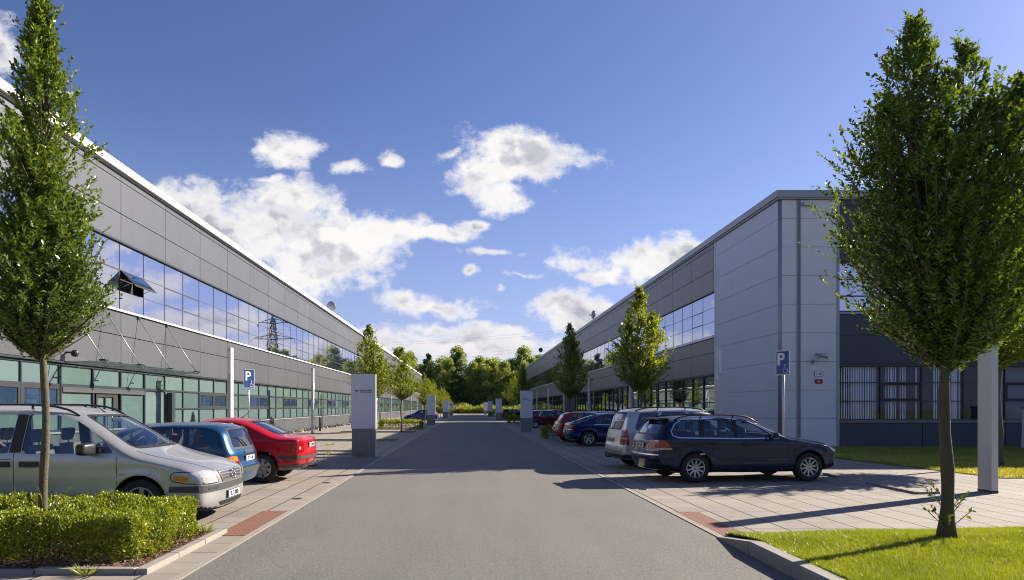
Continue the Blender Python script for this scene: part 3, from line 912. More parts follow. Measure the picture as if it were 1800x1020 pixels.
        b = MB(); b.box(x0, x1, YG + 2.2, YG + 2.25, 1.1, 3.3, M['room']); b.box(x0, x1, YG + .25, YG + 2.2, 1.05, 1.1, M['room'])
        b.box(22, 28, YG + .4, YG + .43, 1.15, 3.3, M['room_pale'])
        fin(b, 'room')
        # floodlight and camera on the end block
        b = MB(); b.bbox(13.62, 14.02, YF - .16, YF - .02, 9.86, 9.98, M['grey_metal'], .015); b.box(13.68, 13.96, YF - .168, YF - .161, 9.88, 9.96, M['lamp_white'])
        fin(b, 'wall_light')
        b = MB()
        b.bbox(14.02, 14.14, YF - .05, YF + .0, 3.42, 3.60, M['grey_metal'], .01)
        b.tube([(14.08, YF - .03, 3.50), (14.10, YF - .22, 3.52), (14.22, YF - .28, 3.68)], .025, M['galv'], 8)
        b.tube([(14.05, YF - .30, 3.80), (14.50, YF - .34, 3.66)], [.06, .055], M['grey_metal'], 12)
        b.box(14.03, 14.50, YF - .39, YF - .25, 3.80, 3.815, M['grey_metal'])
        fin(b, 'security_camera')
        # number plates
        for (z, mt, me_, txt, w, h, tm) in ((3.02, M['sign_white'], M['ink'], '1186', .34, .20, M['ink']), (2.70, M['sign_red'], None, '41', .32, .19, M['sign_white'])):
            b = MB(); cx = 14.32
            r = .05; poly = []
            for (sx, sy, a0) in ((1, 1, 0), (-1, 1, 90), (-1, -1, 180), (1, -1, 270)):
                for t in range(0, 91, 30):
                    poly.append((cx + sx * (w/2 - r) + r * math.cos(R(a0 + t)), z + sy * (h/2 - r) + r * math.sin(R(a0 + t))))
            if me_: b.prism([(cx + (px_ - cx) * 1.10, z + (pz - z) * 1.14) for px_, pz in poly], YF - .012, YF + .0, me_, 'xz')
            b.prism(poly, YF - .02, YF - .0125, mt, 'xz')
            o = fin(b, 'number_plate')
            text_mesh(txt, .135, tm, (cx, YF - .023, z - .048), 0, o, 'number')
    return root

h3 = right_hall(27.9, 81.3, 'grey hall on the right with a pale panelled end block and number plates', True)
h4 = right_hall(90.0, 149.0, 'second hall on the right side, far down the road before the trees', False)

# roof furniture
def dish(loc, r, label, rz):
    root = empty('satellite_dish', loc, rz); tag(root, label, 'satellite dish')
    b = MB(); b.tube([(0, 0, 0), (0, 0, .75)], .05, M['galv']); b.build('mast', root)
    b = MB(); b.lathe([(0, 0), (r*.4, .03), (r*.75, .10), (r, .20), (r, .215), (r*.75, .115), (0, .015)], M['grey_metal'], 24, 'x', (-.1, 0, 1.0)); b.build('reflector', root)
    b = MB(); b.tube([(-.1, 0, .6), (.55, 0, .95)], .02, M['galv'], 6); b.bbox(.5, .62, -.06, .06, .9, 1.02, M['grey_metal'], .01); b.build('feed_arm', root)
Yd = 11.9 * F / (823 - 591)
dish((-12.6, 62.5, 9.88), .48, 'round satellite dish on the roof edge of the left hall', R(70))
dish((13.4, 72.5, 10.48), .45, 'small satellite dish on the roof edge of the right hall', R(200))
root = empty('round_sign', (13.6, 128.0, 10.48)); tag(root, 'dark round disc on a mast over the far right hall roof', 'mast')
b = MB(); b.tube([(0, 0, 0), (0, 0, 1.5)], .06, M['galv']); b.build('mast', root)
b = MB(); b.lathe([(0, -.05), (.4, -.05), (.42, 0), (.4, .05), (0, .05)], M['dark_metal'], 20, 'y', (0, 0, 1.9)); b.build('disc', root)

# rubble strip at the foot of the left hall
nr = np.random.default_rng(3)
b = MB()
for i in range(650):
    y = 24 + nr.random() * 56 * nr.random()
    y = 24 + (y - 24)
    x = LW + .10 + nr.random() * .75
    s = .05 + .11 * nr.random()
    n = 5
    vs = []
    for k in range(n):
        a = 2 * math.pi * k / n + nr.random()
        vs.append((x + s * math.cos(a) * (.7 + .5 * nr.random()), y + s * math.sin(a) * (.7 + .5 * nr.random()), .0))
    vs += [(x + (p[0] - x) * .6 + s * .1, y + (p[1] - y) * .6, s * (.7 + .5 * nr.random())) for p in vs]
    b.add(vs, [tuple(range(n, 2*n))] + [(k, (k+1) % n, n + (k+1) % n, n+k) for k in range(n)], M['stone_a'] if i % 2 else M['conc_slab'])
tag(b.build('rubble_strip'), 'loose pale stones piled along the foot of the left hall', 'gravel', kind='stuff')
# ================================================================ STREET FURNITURE
def light_column(x, y, label, rz=0.0):
    root = empty('light_column', (x, y, 0)); tag(root, label, 'street lamp', 'flat metal light columns along both kerbs')
    b = MB()
    b.bbox(-.065, .065, -.0, .36, 0, 4.05, M['column'], .006)
    b.build('column', root)
    b = MB()
    b.box(-.069, -.0655, .04, .32, 2.75, 3.15, M['lamp_white']); b.box(.0655, .069, .04, .32, 2.75, 3.15, M['lamp_white'])
    b.box(-.05, .05, -.004, -.001, 3.0, 3.9, M['lamp_white'])
    b.build('lamp', root)
    b = MB(); b.box(-.067, .067, -.003, .363, .012, .05, M['dark_seal']); b.build('foot', root)
    return root
M['column'] = simple('brushed aluminium', (0.50, 0.50, 0.51), 0.42, 0.35, var=0.03, vscale=6)
places = ['in front of the near end of the hall', 'standing behind the red car', 'beyond the red car', 'just behind the white sign pylon', 'by the clipped far hedge', 'beyond the hedge', 'near the blue car', 'far down by the second hall', 'farthest on the left side']
lab_left = {27.4: 'sunlit flat light column standing up behind the red car roof', 42: 'slim light column between the red car and the first pylon', 56.4: 'light column on the left hidden behind the first sign pylon',
            71: 'light column by the left hall just right of the first pylon', 85: 'light column at the gap between the two left halls', 99.5: 'light column behind the round-crowned small tree on the left',
            114: 'light column in front of the second left hall, nearer than the last ones', 128.5: 'far light column in front of the second left hall', 143: 'farthest light column on the left side'}
for y, l in lab_left.items(): light_column(-9.6, y, l)
lab_right = {13.05: 'tall grey light column on the slabs right of the near tree', 26.9: 'light column against the corner of the pale end block', 41.5: 'light column rising behind the silver people carrier by the street tree',
             56: 'light column behind the dark blue car on the right', 70.5: 'light column behind the second street tree on the right', 84.5: 'light column over the far red car roof', 98.5: 'light column just right of the right hand pylon',
             113: 'far light column on the right side', 127: 'farthest light column on the right side'}
for y, l in lab_right.items(): light_column(9.93 + (.14 if y < 14 else 0), y, l)

M['pylon_white'] = simple('pylon face', (0.78, 0.79, 0.81), 0.38, var=0.02, vscale=2)
M['pylon_base'] = simple('pylon base sheet', (0.235, 0.235, 0.235), 0.5, 0.2, var=0.10, vscale=4)
def pylon(x0, y, label, txt=None, logo=None):
    root = empty('sign_pylon', (x0 + .41, y, 0)); tag(root, label, 'sign', 'white sign pylons along the road')
    b = MB(); b.bbox(-.385, .395, .02, .15, .0, .92, M['pylon_base'], .006); b.build('base', root)
    b = MB(); b.bbox(-.41, .41, 0, .17, .925, 2.76, M['pylon_white'], .008); f = b.build('sign_face', root)
    b = MB(); b.box(.411, .422, .01, .16, .0, 2.76, M['white_metal']); b.build('edge_strip', root)
    if logo == 'wedge':
        b = MB()
        b.prism([(-.30, 2.222), (-.14, 2.222), (-.17, 2.195), (-.215, 2.19), (-.232, 2.15), (-.245, 2.19)], -.004, -.001, M['ink'], 'xz')
        b.build('logo', f)
        text_mesh('B|PARTNERS', .074, M['ink'], (-.115, -.003, 2.183), 0, f, center=False, bold=.0012)
        text_mesh('WWW.BPARTNERS.CZ', .044, M['ink'], (-.105, -.003, 2.13), 0, f, center=False)
    if logo == 'peak':
        b = MB()
        b.tube([(-.30, -.004, 2.22), (-.22, -.004, 2.33), (-.15, -.004, 2.36), (-.08, -.004, 2.33)], .008, M['ink'], 5)
        b.build('logo', f)
        text_mesh('infineon', .13, M['ink'], (-.06, -.003, 2.17), 0, f, bold=.004) if False else text_mesh('humanos', .13, M['ink'], (-.06, -.003, 2.17), 0, f, bold=.004)
        text_mesh('medical care', .06, M['ink'], (.18, -.003, 2.08), 0, f)
    if logo == 'small':
        text_mesh(txt, .07, M['ink'], (0, -.003, 2.2), 0, f)
    if logo == 'dark':
        b = MB(); b.prism([(-.2, 2.05), (.2, 2.05), (.2, 2.3), (-.2, 2.3)], -.004, -.001, M['ink'], 'xz'); b.build('logo', f)
    return root
pylon(-3.95, 23.0, 'nearest sign pylon on the left, white face with a dark wedge logo', logo='wedge')
pylon(-3.90, 63.9, 'second sign pylon on the left, beside the small blue car', logo='small', txt='B|PARTNERS')
pylon(-3.90, 104.0, 'third sign pylon on the left, beyond the blue car')
pylon(-3.90, 140.0, 'farthest sign pylon on the left, at the road end', logo='dark')
pylon(3.52, 46.0, 'nearest sign pylon on the right, in front of the dark red car', logo='peak')
pylon(3.55, 88.5, 'second sign pylon on the right, beside the low dark hedge')
pylon(3.52, 122.0, 'third sign pylon on the right, near the road end')
pylon(3.45, 152.0, 'farthest sign pylon on the right, at the road end')

def parking_sign(x, y, ztop, label, rz, w=.5, h=.72, lean=0):
    root = empty('parking_sign', (x, y, 0), rz); tag(root, label, 'sign', 'blue parking signs on poles')
    root.rotation_euler = (0, lean, rz)
    b = MB(); b.tube([(0, 0.03, 0), (0, 0.03, ztop)], .032, M['galv'], 12); b.build('pole', root)
    b = MB(); b.bbox(-w/2, w/2, -.012, .0, ztop - h, ztop, M['sign_white'], .004)
    b.box(-w/2, w/2, -.035, -.0, ztop - .012, ztop + .012, M['galv']); b.box(-w/2, w/2, -.035, -.0, ztop - h - .012, ztop - h + .012, M['galv'])
    p = b.build('panel', root)
    e = .022
    b = MB(); b.box(-w/2 + e, w/2 - e, -.0165, -.0125, ztop - h + e, ztop - e, M['sign_blue']); b.build('blue_field', p)
    text_mesh('P', .50 * h / .72, M['sign_white'], (-.055, -.019, ztop - .42 * h / .72), 0, p, 'letter_p', bold=.012)
    # wheelchair symbol
    b = MB()
    cx, cz, s = .10, ztop - h + .13, .085
    ring = [(cx - .01 + s * .75 * math.cos(t), -.019, cz - .02 + s * .75 * math.sin(t)) for t in [R(a) for a in range(120, 400, 20)]]
    b.tube(ring, .009, M['sign_white'], 5)
    b.tube([(cx - .02, -.019, cz + .10), (cx - .02, -.019, cz + .02), (cx + .05, -.019, cz + .02), (cx + .075, -.019, cz - .06), (cx + .1, -.019, cz - .06)], .011, M['sign_white'], 5)
    b.lathe([(0, -.004), (.02, -.003), (.02, .003), (0, .004)], M['sign_white'], 12, 'y', (cx - .02, -.019, cz + .135))
    b.build('wheelchair_symbol', p)
    return root
parking_sign(-8.35, 26.0, 3.08, 'disabled parking sign behind the red car, against the left hall', R(50), w=.46, h=.70)
parking_sign(8.62, 18.7, 3.20, 'disabled parking sign on a pole behind the dark estate car', R(-60), w=.42, h=.66)

# pale utility cabinet at the front facade
root = empty('utility_cabinet', (21.95, 26.6, 0)); tag(root, 'pale narrow utility pillar standing on the lawn by the slate facade', 'utility box')
b = MB(); b.prism([(-.26, 0), (.26, 0), (.12, 1.60), (-.2, 1.60)], -.18, .18, M['sign_white'] if False else M['white_metal'], 'xz'); b.build('housing', root)
b = MB(); b.bbox(-.25, .17, -.21, .21, 1.60, 1.68, M['grey_metal'], .01); b.build('cap', root)
b = MB()
for z in (.45, .95, 1.25): b.box(-.2, .19, -.184, -.181, z, z + .012, M['dark_seal'])
b.build('seam', root)

# bag litter bin posts at the gap, small dark bollards
def bollard(x, y, h, m, label):
    b = MB(); b.lathe([(.0, 0), (.07, 0), (.07, h - .04), (.05, h), (0, h)], m, 14); o = b.build('bollard'); o.location = (x, y, 0); tag(o, label, 'bollard', 'bollards by the left hall entrances')
bollard(-10.2, 47, 1.0, M['dark_metal'], 'dark bollard close to the left hall wall, nearer one')
bollard(-10.2, 79, 1.1, M['dark_metal'], 'dark bollard close to the gap between the left halls')
# hydrant at the road end
root = empty('hydrant', (-3.35, 118, 0)); tag(root, 'tiny yellow hydrant beside the far left pylon', 'hydrant')
M['yellow'] = simple('yellow paint', (0.6, 0.42, 0.03), 0.5)
b = MB(); b.lathe([(0, 0), (.16, 0), (.16, .08), (.1, .1), (.1, .7), (.14, .72), (.12, .85), (0, .92)], M['yellow'], 14); b.build('body', root)
b = MB(); b.tube([(-.2, 0, .55), (.2, 0, .55)], .06, M['yellow'], 10); b.build('outlet', root)

# lattice pylon and power lines far off to the right (mirrored in the left hall's windows)
root = empty('transmission_tower', (62, 300, 0)); tag(root, 'steel lattice transmission tower mirrored in the left hall windows', 'pylon')
b = MB()
Ht = 42
def leg(z): t = z / Ht; return 4.2 * (1 - t) ** 1.15 + .55
zs_ = [0, 6, 11, 16, 20, 24, 28, 31.5, 35, 38.5, 42]
for z0, z1 in zip(zs_[:-1], zs_[1:]):
    a, c = leg(z0), leg(z1)
    cs = [(-1, -1), (1, -1), (1, 1), (-1, 1)]
    for k in range(4):
        p, q = cs[k], cs[(k+1) % 4]
        b.tube([(p[0]*a, p[1]*a, z0), (p[0]*c, p[1]*c, z1)], .22, M['dark_metal'], 4)
        b.tube([(p[0]*a, p[1]*a, z0), (q[0]*c, q[1]*c, z1)], .12, M['dark_metal'], 4)
        b.tube([(q[0]*a, q[1]*a, z0), (p[0]*c, p[1]*c, z1)], .12, M['dark_metal'], 4)
        b.tube([(p[0]*c, p[1]*c, z1), (q[0]*c, q[1]*c, z1)], .12, M['dark_metal'], 4)
b.build('lattice', root)
b = MB()
for z, w in ((24, 7.5), (31.5, 9.5), (38.5, 6.5)):
    for s in (-1, 1):
        for yy in (-.8, .8): b.tube([(0, yy, z), (s * w, 0, z + .3)], .15, M['dark_metal'], 4); b.tube([(0, yy, z + 2.2), (s * w, 0, z + .3)], .12, M['dark_metal'], 4)
        b.tube([(s * w, 0, z + .3), (s * w, 0, z - 1.6)], .18, M['dark_metal'], 6)
b.build('cross_arm', root)
b = MB()
for k, (z, w) in enumerate(((24, 7.5), (31.5, 9.5), (38.5, 6.5))):
    for s in (-1, 1):
        pts = []
        A = Vector((62 + s * w, 300, z - 1.6)); B = Vector((-260, 330 + s * 9, z - 1.0))
        for t in range(33):
            u = t / 32; p = A.lerp(B, u); p.z -= 9.0 * 4 * u * (1 - u) * .9
            pts.append(p)
        b.tube(pts,   .02, M['dark_metal'], 4)
pw = b.build('power_line'); tag(pw, 'thin overhead cables crossing the sky above the wood', 'power line')
# ================================================================ VEGETATION
def leaf_mat(name, c_dark, c_light, transl=0.45, gloss=0.12, hue_noise=0.5):
    m, nt, b = mk(name)
    nt.n.remove(b)
    geo = nt.new('ShaderNodeNewGeometry')
    r = geo.outputs['Random Per Island']
    f = nt.noise(geo.outputs['Position'], hue_noise, 3, 0.5)
    t = nt.math('ADD', nt.math('MULTIPLY', r, 0.65), nt.math('MULTIPLY', nt.math('SUBTRACT', f, 0.3), 0.9))
    col = nt.ramp(t, [(0.0, c_dark), (0.9, c_light)])
    d = nt.new('ShaderNodeBsdfDiffuse'); nt.l.new(col, d.inputs[0])
    tl = nt.new('ShaderNodeBsdfTranslucent')
    tcol = nt.mix(1.0, col, (2.0, 1.75, 0.55), 'MULTIPLY'); nt.l.new(tcol, tl.inputs[0])
    g = nt.new('ShaderNodeBsdfGlossy'); g.inputs['Roughness'].default_value = 0.5; g.inputs['Color'].default_value = (0.9, 0.95, 0.8, 1)
    m1 = nt.new('ShaderNodeMixShader'); m1.inputs[0].default_value = transl
    nt.l.new(d.outputs[0], m1.inputs[1]); nt.l.new(tl.outputs[0], m1.inputs[2])
    fr = nt.new('ShaderNodeFresnel'); fr.inputs[0].default_value = 1.4
    m2 = nt.new('ShaderNodeMixShader'); nt.l.new(nt.math('MULTIPLY_ADD', fr.outputs[0], 0.22, gloss * 0.12), m2.inputs[0])
    nt.l.new(m1.outputs[0], m2.inputs[1]); nt.l.new(g.outputs[0], m2.inputs[2])
    nt.l.new(m2.outputs[0], nt.n['Material Output'].inputs[0])
    return m
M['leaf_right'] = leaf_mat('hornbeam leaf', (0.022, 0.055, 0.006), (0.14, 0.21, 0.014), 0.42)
M['leaf_left'] = leaf_mat('hornbeam leaf sunlit', (0.026, 0.064, 0.007), (0.165, 0.24, 0.016), 0.42)  # lighter copy of the hornbeam leaf, sunlight put into its colour
M['leaf_street'] = leaf_mat('street tree leaf', (0.07, 0.12, 0.010), (0.24, 0.29, 0.018), 0.5, hue_noise=0.8)
M['leaf_bright'] = leaf_mat('maple leaf', (0.08, 0.14, 0.010), (0.24, 0.33, 0.02), 0.55)
M['leaf_hedge'] = leaf_mat('hedge leaf', (0.04, 0.085, 0.006), (0.34, 0.39, 0.014), 0.28, hue_noise=2.0)
M['leaf_forest'] = leaf_mat('wood foliage', (0.13, 0.19, 0.06), (0.34, 0.40, 0.13), 0.35, 0.05, hue_noise=0.12)
M['leaf_conifer'] = leaf_mat('pine foliage', (0.05, 0.085, 0.03), (0.13, 0.18, 0.06), 0.15, 0.05, hue_noise=0.15)
M['grass'] = leaf_mat('grass blade', (0.085, 0.135, 0.012), (0.27, 0.32, 0.03), 0.4, 0.08, hue_noise=1.1)
M['grass_dry'] = leaf_mat('dry grass blade', (0.14, 0.18, 0.02), (0.44, 0.42, 0.11), 0.35, 0.05, hue_noise=0.6)
M['grass_tall'] = leaf_mat('tall weeds', (0.10, 0.15, 0.02), (0.34, 0.38, 0.09), 0.35, 0.03, hue_noise=0.3)

def leaves_at(Pt, Dr, size, rs, fold=0.35, width=0.52, upness=0.8, jitter=0.6):
    """Pt (n,3) base points, Dr (n,3) leaf axis. returns verts, faces(tri). each leaf is one island of 4 verts"""
    n = len(Pt)
    D_ = Dr + jitter * rs.normal(size=(n, 3)) * 0.5
    D_ /= np.linalg.norm(D_, axis=1)[:, None] + 1e-9
    up = np.tile(np.array([[0, 0, 1.0]]), (n, 1)) * upness + rs.normal(size=(n, 3)) * 0.45
    S = np.cross(D_, up); S /= np.linalg.norm(S, axis=1)[:, None] + 1e-9
    N = np.cross(S, D_)
    L = (size * (0.7 + 0.6 * rs.random(n)))[:, None]
    W = L * width * 0.5
    v0 = Pt
    v1 = Pt + D_ * L * 0.45 + S * W + N * W * fold
    v2 = Pt + D_ * L
    v3 = Pt + D_ * L * 0.45 - S * W + N * W * fold
    V = np.stack([v0, v1, v2, v3], axis=1).reshape(-1, 3)
    base = np.arange(n)[:, None] * 4
    Fc = np.concatenate([base + np.array([[0, 1, 2]]), base + np.array([[0, 2, 3]])], axis=1).reshape(-1, 3)
    return V, Fc

def hornbeam(name, loc, h0, tops, rmax, nbr, leaf, mat, seed, label, group=None, trunk_r=.075, lean=(0, 0), prof_k=0.30, twig=0.34, nl=16, bark=None, squash=1.0, sprouts=True, el=(0.5, 1.15), cat='tree', pw=(1.25, .95)):
    """crown built from leafy twigs. tops: list of (dx, dy, height, relative radius)"""
    rs = np.random.default_rng(seed)
    bark = bark or M['bark']
    root = empty(name, (loc[0], loc[1], loc[2] if len(loc) > 2 else 0)); tag(root, label, cat, group)
    # ---- trunk
    b = MB()
    pts = []; rad = []
    hmax = max(t[2] for t in tops)
    ph = rs.random() * 6
    for k in range(13):
        z = (h0 + 0.35) * k / 12
        wob = 0.035 * math.sin(z * 2.6 + ph) * min(1, z)
        pts.append((wob + lean[0] * z, 0.02 * math.sin(z * 2 + ph * 2) + lean[1] * z, z - .03 * (k == 0)))
        rad.append(trunk_r * (1.0 - 0.28 * z / h0 + (0.55 * math.exp(-z * 9)) + 0.05 * math.sin(z * 9 + ph) + .04 * math.sin(z * 23 + ph * 3)))
    b.tube(pts, rad, bark, 14)
    tr = b.build('trunk', root)
    bx, by = pts[-1][0], pts[-1][1]
    # ---- leader stems and limbs
    b = MB()
    V = []; Fs = []; off = 0
    allP = []; allD = []
    tot = sum((t[2] - h0) * t[3] for t in tops)
    for (tx, ty, th, rr) in tops:
        H = th - h0
        nb = int(nbr * (H * rr) / tot)
        lead = []
        for k in range(9):
            u = k / 8
            lead.append(Vector((bx + tx * min(1, u * 1.6) + .03 * math.sin(5 * u + ph), by + ty * min(1, u * 1.6), h0 - .1 + H * .93 * u)))
        b.tube(lead, [trunk_r * .62 * (1 - .93 * k / 8) + .004 for k in range(9)], bark, 7)
        def leadpt(u):
            u = max(0, min(.999, u)) * 8; i = int(u); f = u - i
            return lead[i].lerp(lead[min(8, i+1)], f)
        seedv = rs.random(3) * 20
        for i in range(nb):
            u = rs.random() ** 1.15
            # envelope
            k_ = prof_k
            if u < k_: R0 = math.sin((u / k_) * math.pi / 2 * .92 + .12) ** .8
            else: R0 = (1 - ((u - k_) / (1 - k_)) ** pw[0]) ** pw[1]
            R0 = max(R0, 0.05)
            a = rs.random() * 2 * math.pi
            nz = mnoise.noise((math.cos(a) * 1.3 + seedv[0], math.sin(a) * 1.3 + seedv[1], u * 5 + seedv[2]))
            nz2 = mnoise.noise((math.cos(a) * 3.3 + seedv[1], math.sin(a) * 3.3, u * 12 + seedv[0]))
            Rr = rmax * rr * R0 * (1 + .50 * nz + .34 * nz2)
            q = rs.random() ** 0.42
            if nz2 < -.24 and q > .5: continue
            if nz < -.30 and q > .8: continue
            r = Rr * q
            c = leadpt(u)
            tip = Vector((c.x + math.cos(a) * r, c.y + math.sin(a) * r * squash, h0 + H * u + .0))
            e = rs.uniform(el[0], el[1]) + .35 * u
            d = Vector((math.cos(a) * math.cos(e), math.sin(a) * math.cos(e), math.sin(e)))
            tl = twig * (.6 + .8 * rs.random()) * (1 - .45 * u) 
            if q > .86 and rs.random() < .30:
                ex = 1.3 + .9 * rs.random(); tl *= ex; tip = tip + d * tl * .30
            st = tip - d * tl * .55
            if rs.random() < .13 and r > .25 * rmax:
                o = leadpt(max(0, u - (r / H) * 1.1))
                mid = o.lerp(st, .55) + Vector((0, 0, -.05 * r))
                b.tube([o, mid, st], [.016 * (1.2 - u) + .004, .010, .005], bark, 5, cap=False)
            nn = int(nl * (.6 + .5 * rs.random()))
            side = np.array(d.cross(Vector((0, 0, 1))).normalized())
            tt = np.linspace(0.02, 1, nn)
            dn = np.array(d)
            pp = np.array(st)[None, :] + dn[None, :] * (tt * tl)[:, None]
            pp[:, 2] -= .12 * tl * tt ** 2
            sg = np.where(np.arange(nn) % 2 == 0, 1.0, -1.0)[:, None]
            ld = dn[None, :] * .75 + side[None, :] * sg * (1.0 - .45 * tt[:, None]) + rs.normal(size=(nn, 3)) * .18
            allP.append(pp); allD.append(ld)
    if sprouts:
        for i in range(14):
            a = rs.random() * 6.28; z = rs.uniform(.05, .5)
            o = Vector((bx*0 + .07 * math.cos(a), .07 * math.sin(a), z)); d = Vector((math.cos(a), math.sin(a), 1.1)).normalized()
            tl = rs.uniform(.12, .28)
            b.tube([o, o + d * tl], .004, bark, 4, cap=False)
            tt = np.linspace(.3, 1, 5)
            allP.append(np.array(o)[None, :] + np.array(d)[None, :] * (tt * tl)[:, None]); allD.append(np.tile(np.array(d), (5, 1)) + rs.normal(size=(5, 3)) * .6)
    bo = b.build('limb', root)
    P_ = np.concatenate(allP); D_ = np.concatenate(allD)
    V, Fc = leaves_at(P_, D_, leaf, rs)
    obj_from_arrays('crown', V, Fc, [mat], root)
    return root

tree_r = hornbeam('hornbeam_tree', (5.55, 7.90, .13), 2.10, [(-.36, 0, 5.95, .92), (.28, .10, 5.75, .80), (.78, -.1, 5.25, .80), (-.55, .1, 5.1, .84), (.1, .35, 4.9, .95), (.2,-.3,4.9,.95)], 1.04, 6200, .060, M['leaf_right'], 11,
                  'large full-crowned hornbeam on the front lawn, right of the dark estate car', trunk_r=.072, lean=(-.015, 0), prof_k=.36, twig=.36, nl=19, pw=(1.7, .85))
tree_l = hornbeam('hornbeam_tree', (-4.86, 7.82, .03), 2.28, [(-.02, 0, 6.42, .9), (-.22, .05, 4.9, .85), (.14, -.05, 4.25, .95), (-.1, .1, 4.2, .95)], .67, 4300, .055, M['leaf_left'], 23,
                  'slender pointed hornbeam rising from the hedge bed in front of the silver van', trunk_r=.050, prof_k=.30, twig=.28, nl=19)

# street trees: four prototypes, then copies
protos = []
lab0 = {(-4.75, 33.5): 'columnar street tree with a side bulge just behind the first left pylon', (-4.45, 45.5): 'egg-shaped street tree on a thin pale trunk by the low left hedge',
        (5.35, 21.2): 'street tree with a sunlit tip rising behind the silver people carrier', (5.15, 34.6): 'shaded columnar street tree behind the dark blue car'}
specs = [((-4.75, 33.5), 2.1, [(-.1, 0, 5.65, 1.0), (.5, 0, 4.15, .9)], .95, 31, M['leaf_street']),
         ((-4.45, 45.5), 2.25, [(0, 0, 5.55, 1.0), (.1, 0, 4.6, 1.0)], 1.14, 32, M['leaf_street']),
         ((5.35, 21.2), 2.2, [(-.08, 0, 5.32, .95), (.35, 0, 4.5, .9), (-.4, 0, 4.2, .8)], .80, 33, M['leaf_street']),
         ((5.15, 34.6), 2.2, [(0, 0, 5.85, 1.0), (.2, 0, 4.9, 1.0)], .88, 34, M['leaf_street'])]
for (xy, h0_, tops_, rm, sd, mt) in specs:
    t = hornbeam('street_tree', xy, h0_, tops_, rm, 1150, .098, mt, sd, lab0[xy], 'young street trees along the road', trunk_r=.05, twig=.34, nl=13, sprouts=False)
    protos.append(t)
far = [(-4.6, 72.5, 0, .95, 0.7, 'small bright street tree right behind the second left pylon'), (-4.6, 79, 1, .9, 2.1, 'second bright street tree after the second left pylon'), (-4.6, 90, 3, .92, 1.0, 'third bright street tree after the second left pylon'),
       (-4.6, 113, 0, .9, 4.0, 'street tree after the third left pylon'), (-4.6, 130, 3, .95, 3.0, 'thin street tree near the road end, left side'), (-4.6, 150, 1, .9, 2.0, 'farthest street tree on the left side'),
       (5.2, 65.5, 3, .97, 1.3, 'dark street tree just left of the right hall, nearer of the pair'), (5.2, 78, 1, 1.0, .4, 'street tree with a yellowish top beyond the first right pylon'), (5.2, 92, 3, .95, 2.2, 'shaded street tree beyond the second right pylon'),
       (5.2, 108, 0, .92, 5.2, 'shaded street tree near the third right pylon'), (5.2, 128, 1, .92, .9, 'farthest street tree on the right side')]
for (x, y, pi_, s, rz, lab) in far:
    c = copy_tree(protos[pi_]); c.location = (x, y, 0); c.scale = (s, s, s * .98); c.rotation_euler = (0, 0, rz); c['label'] = lab
# bright tree behind the right column
hornbeam('maple_tree', (14.7, 18.9, 0), 2.9, [(0.2, 0, 6.3, 1.0), (-1.0, .1, 4.4, .8), (1.1, .2, 5.2, .85), (0.3, -.5, 5.0, .9)], 1.35, 1500, .135, M['leaf_bright'], 41, 'yellow-green backlit tree on the far lawn, behind the grey light column', trunk_r=.09, twig=.5, nl=12, sprouts=False, el=(.1, .8))

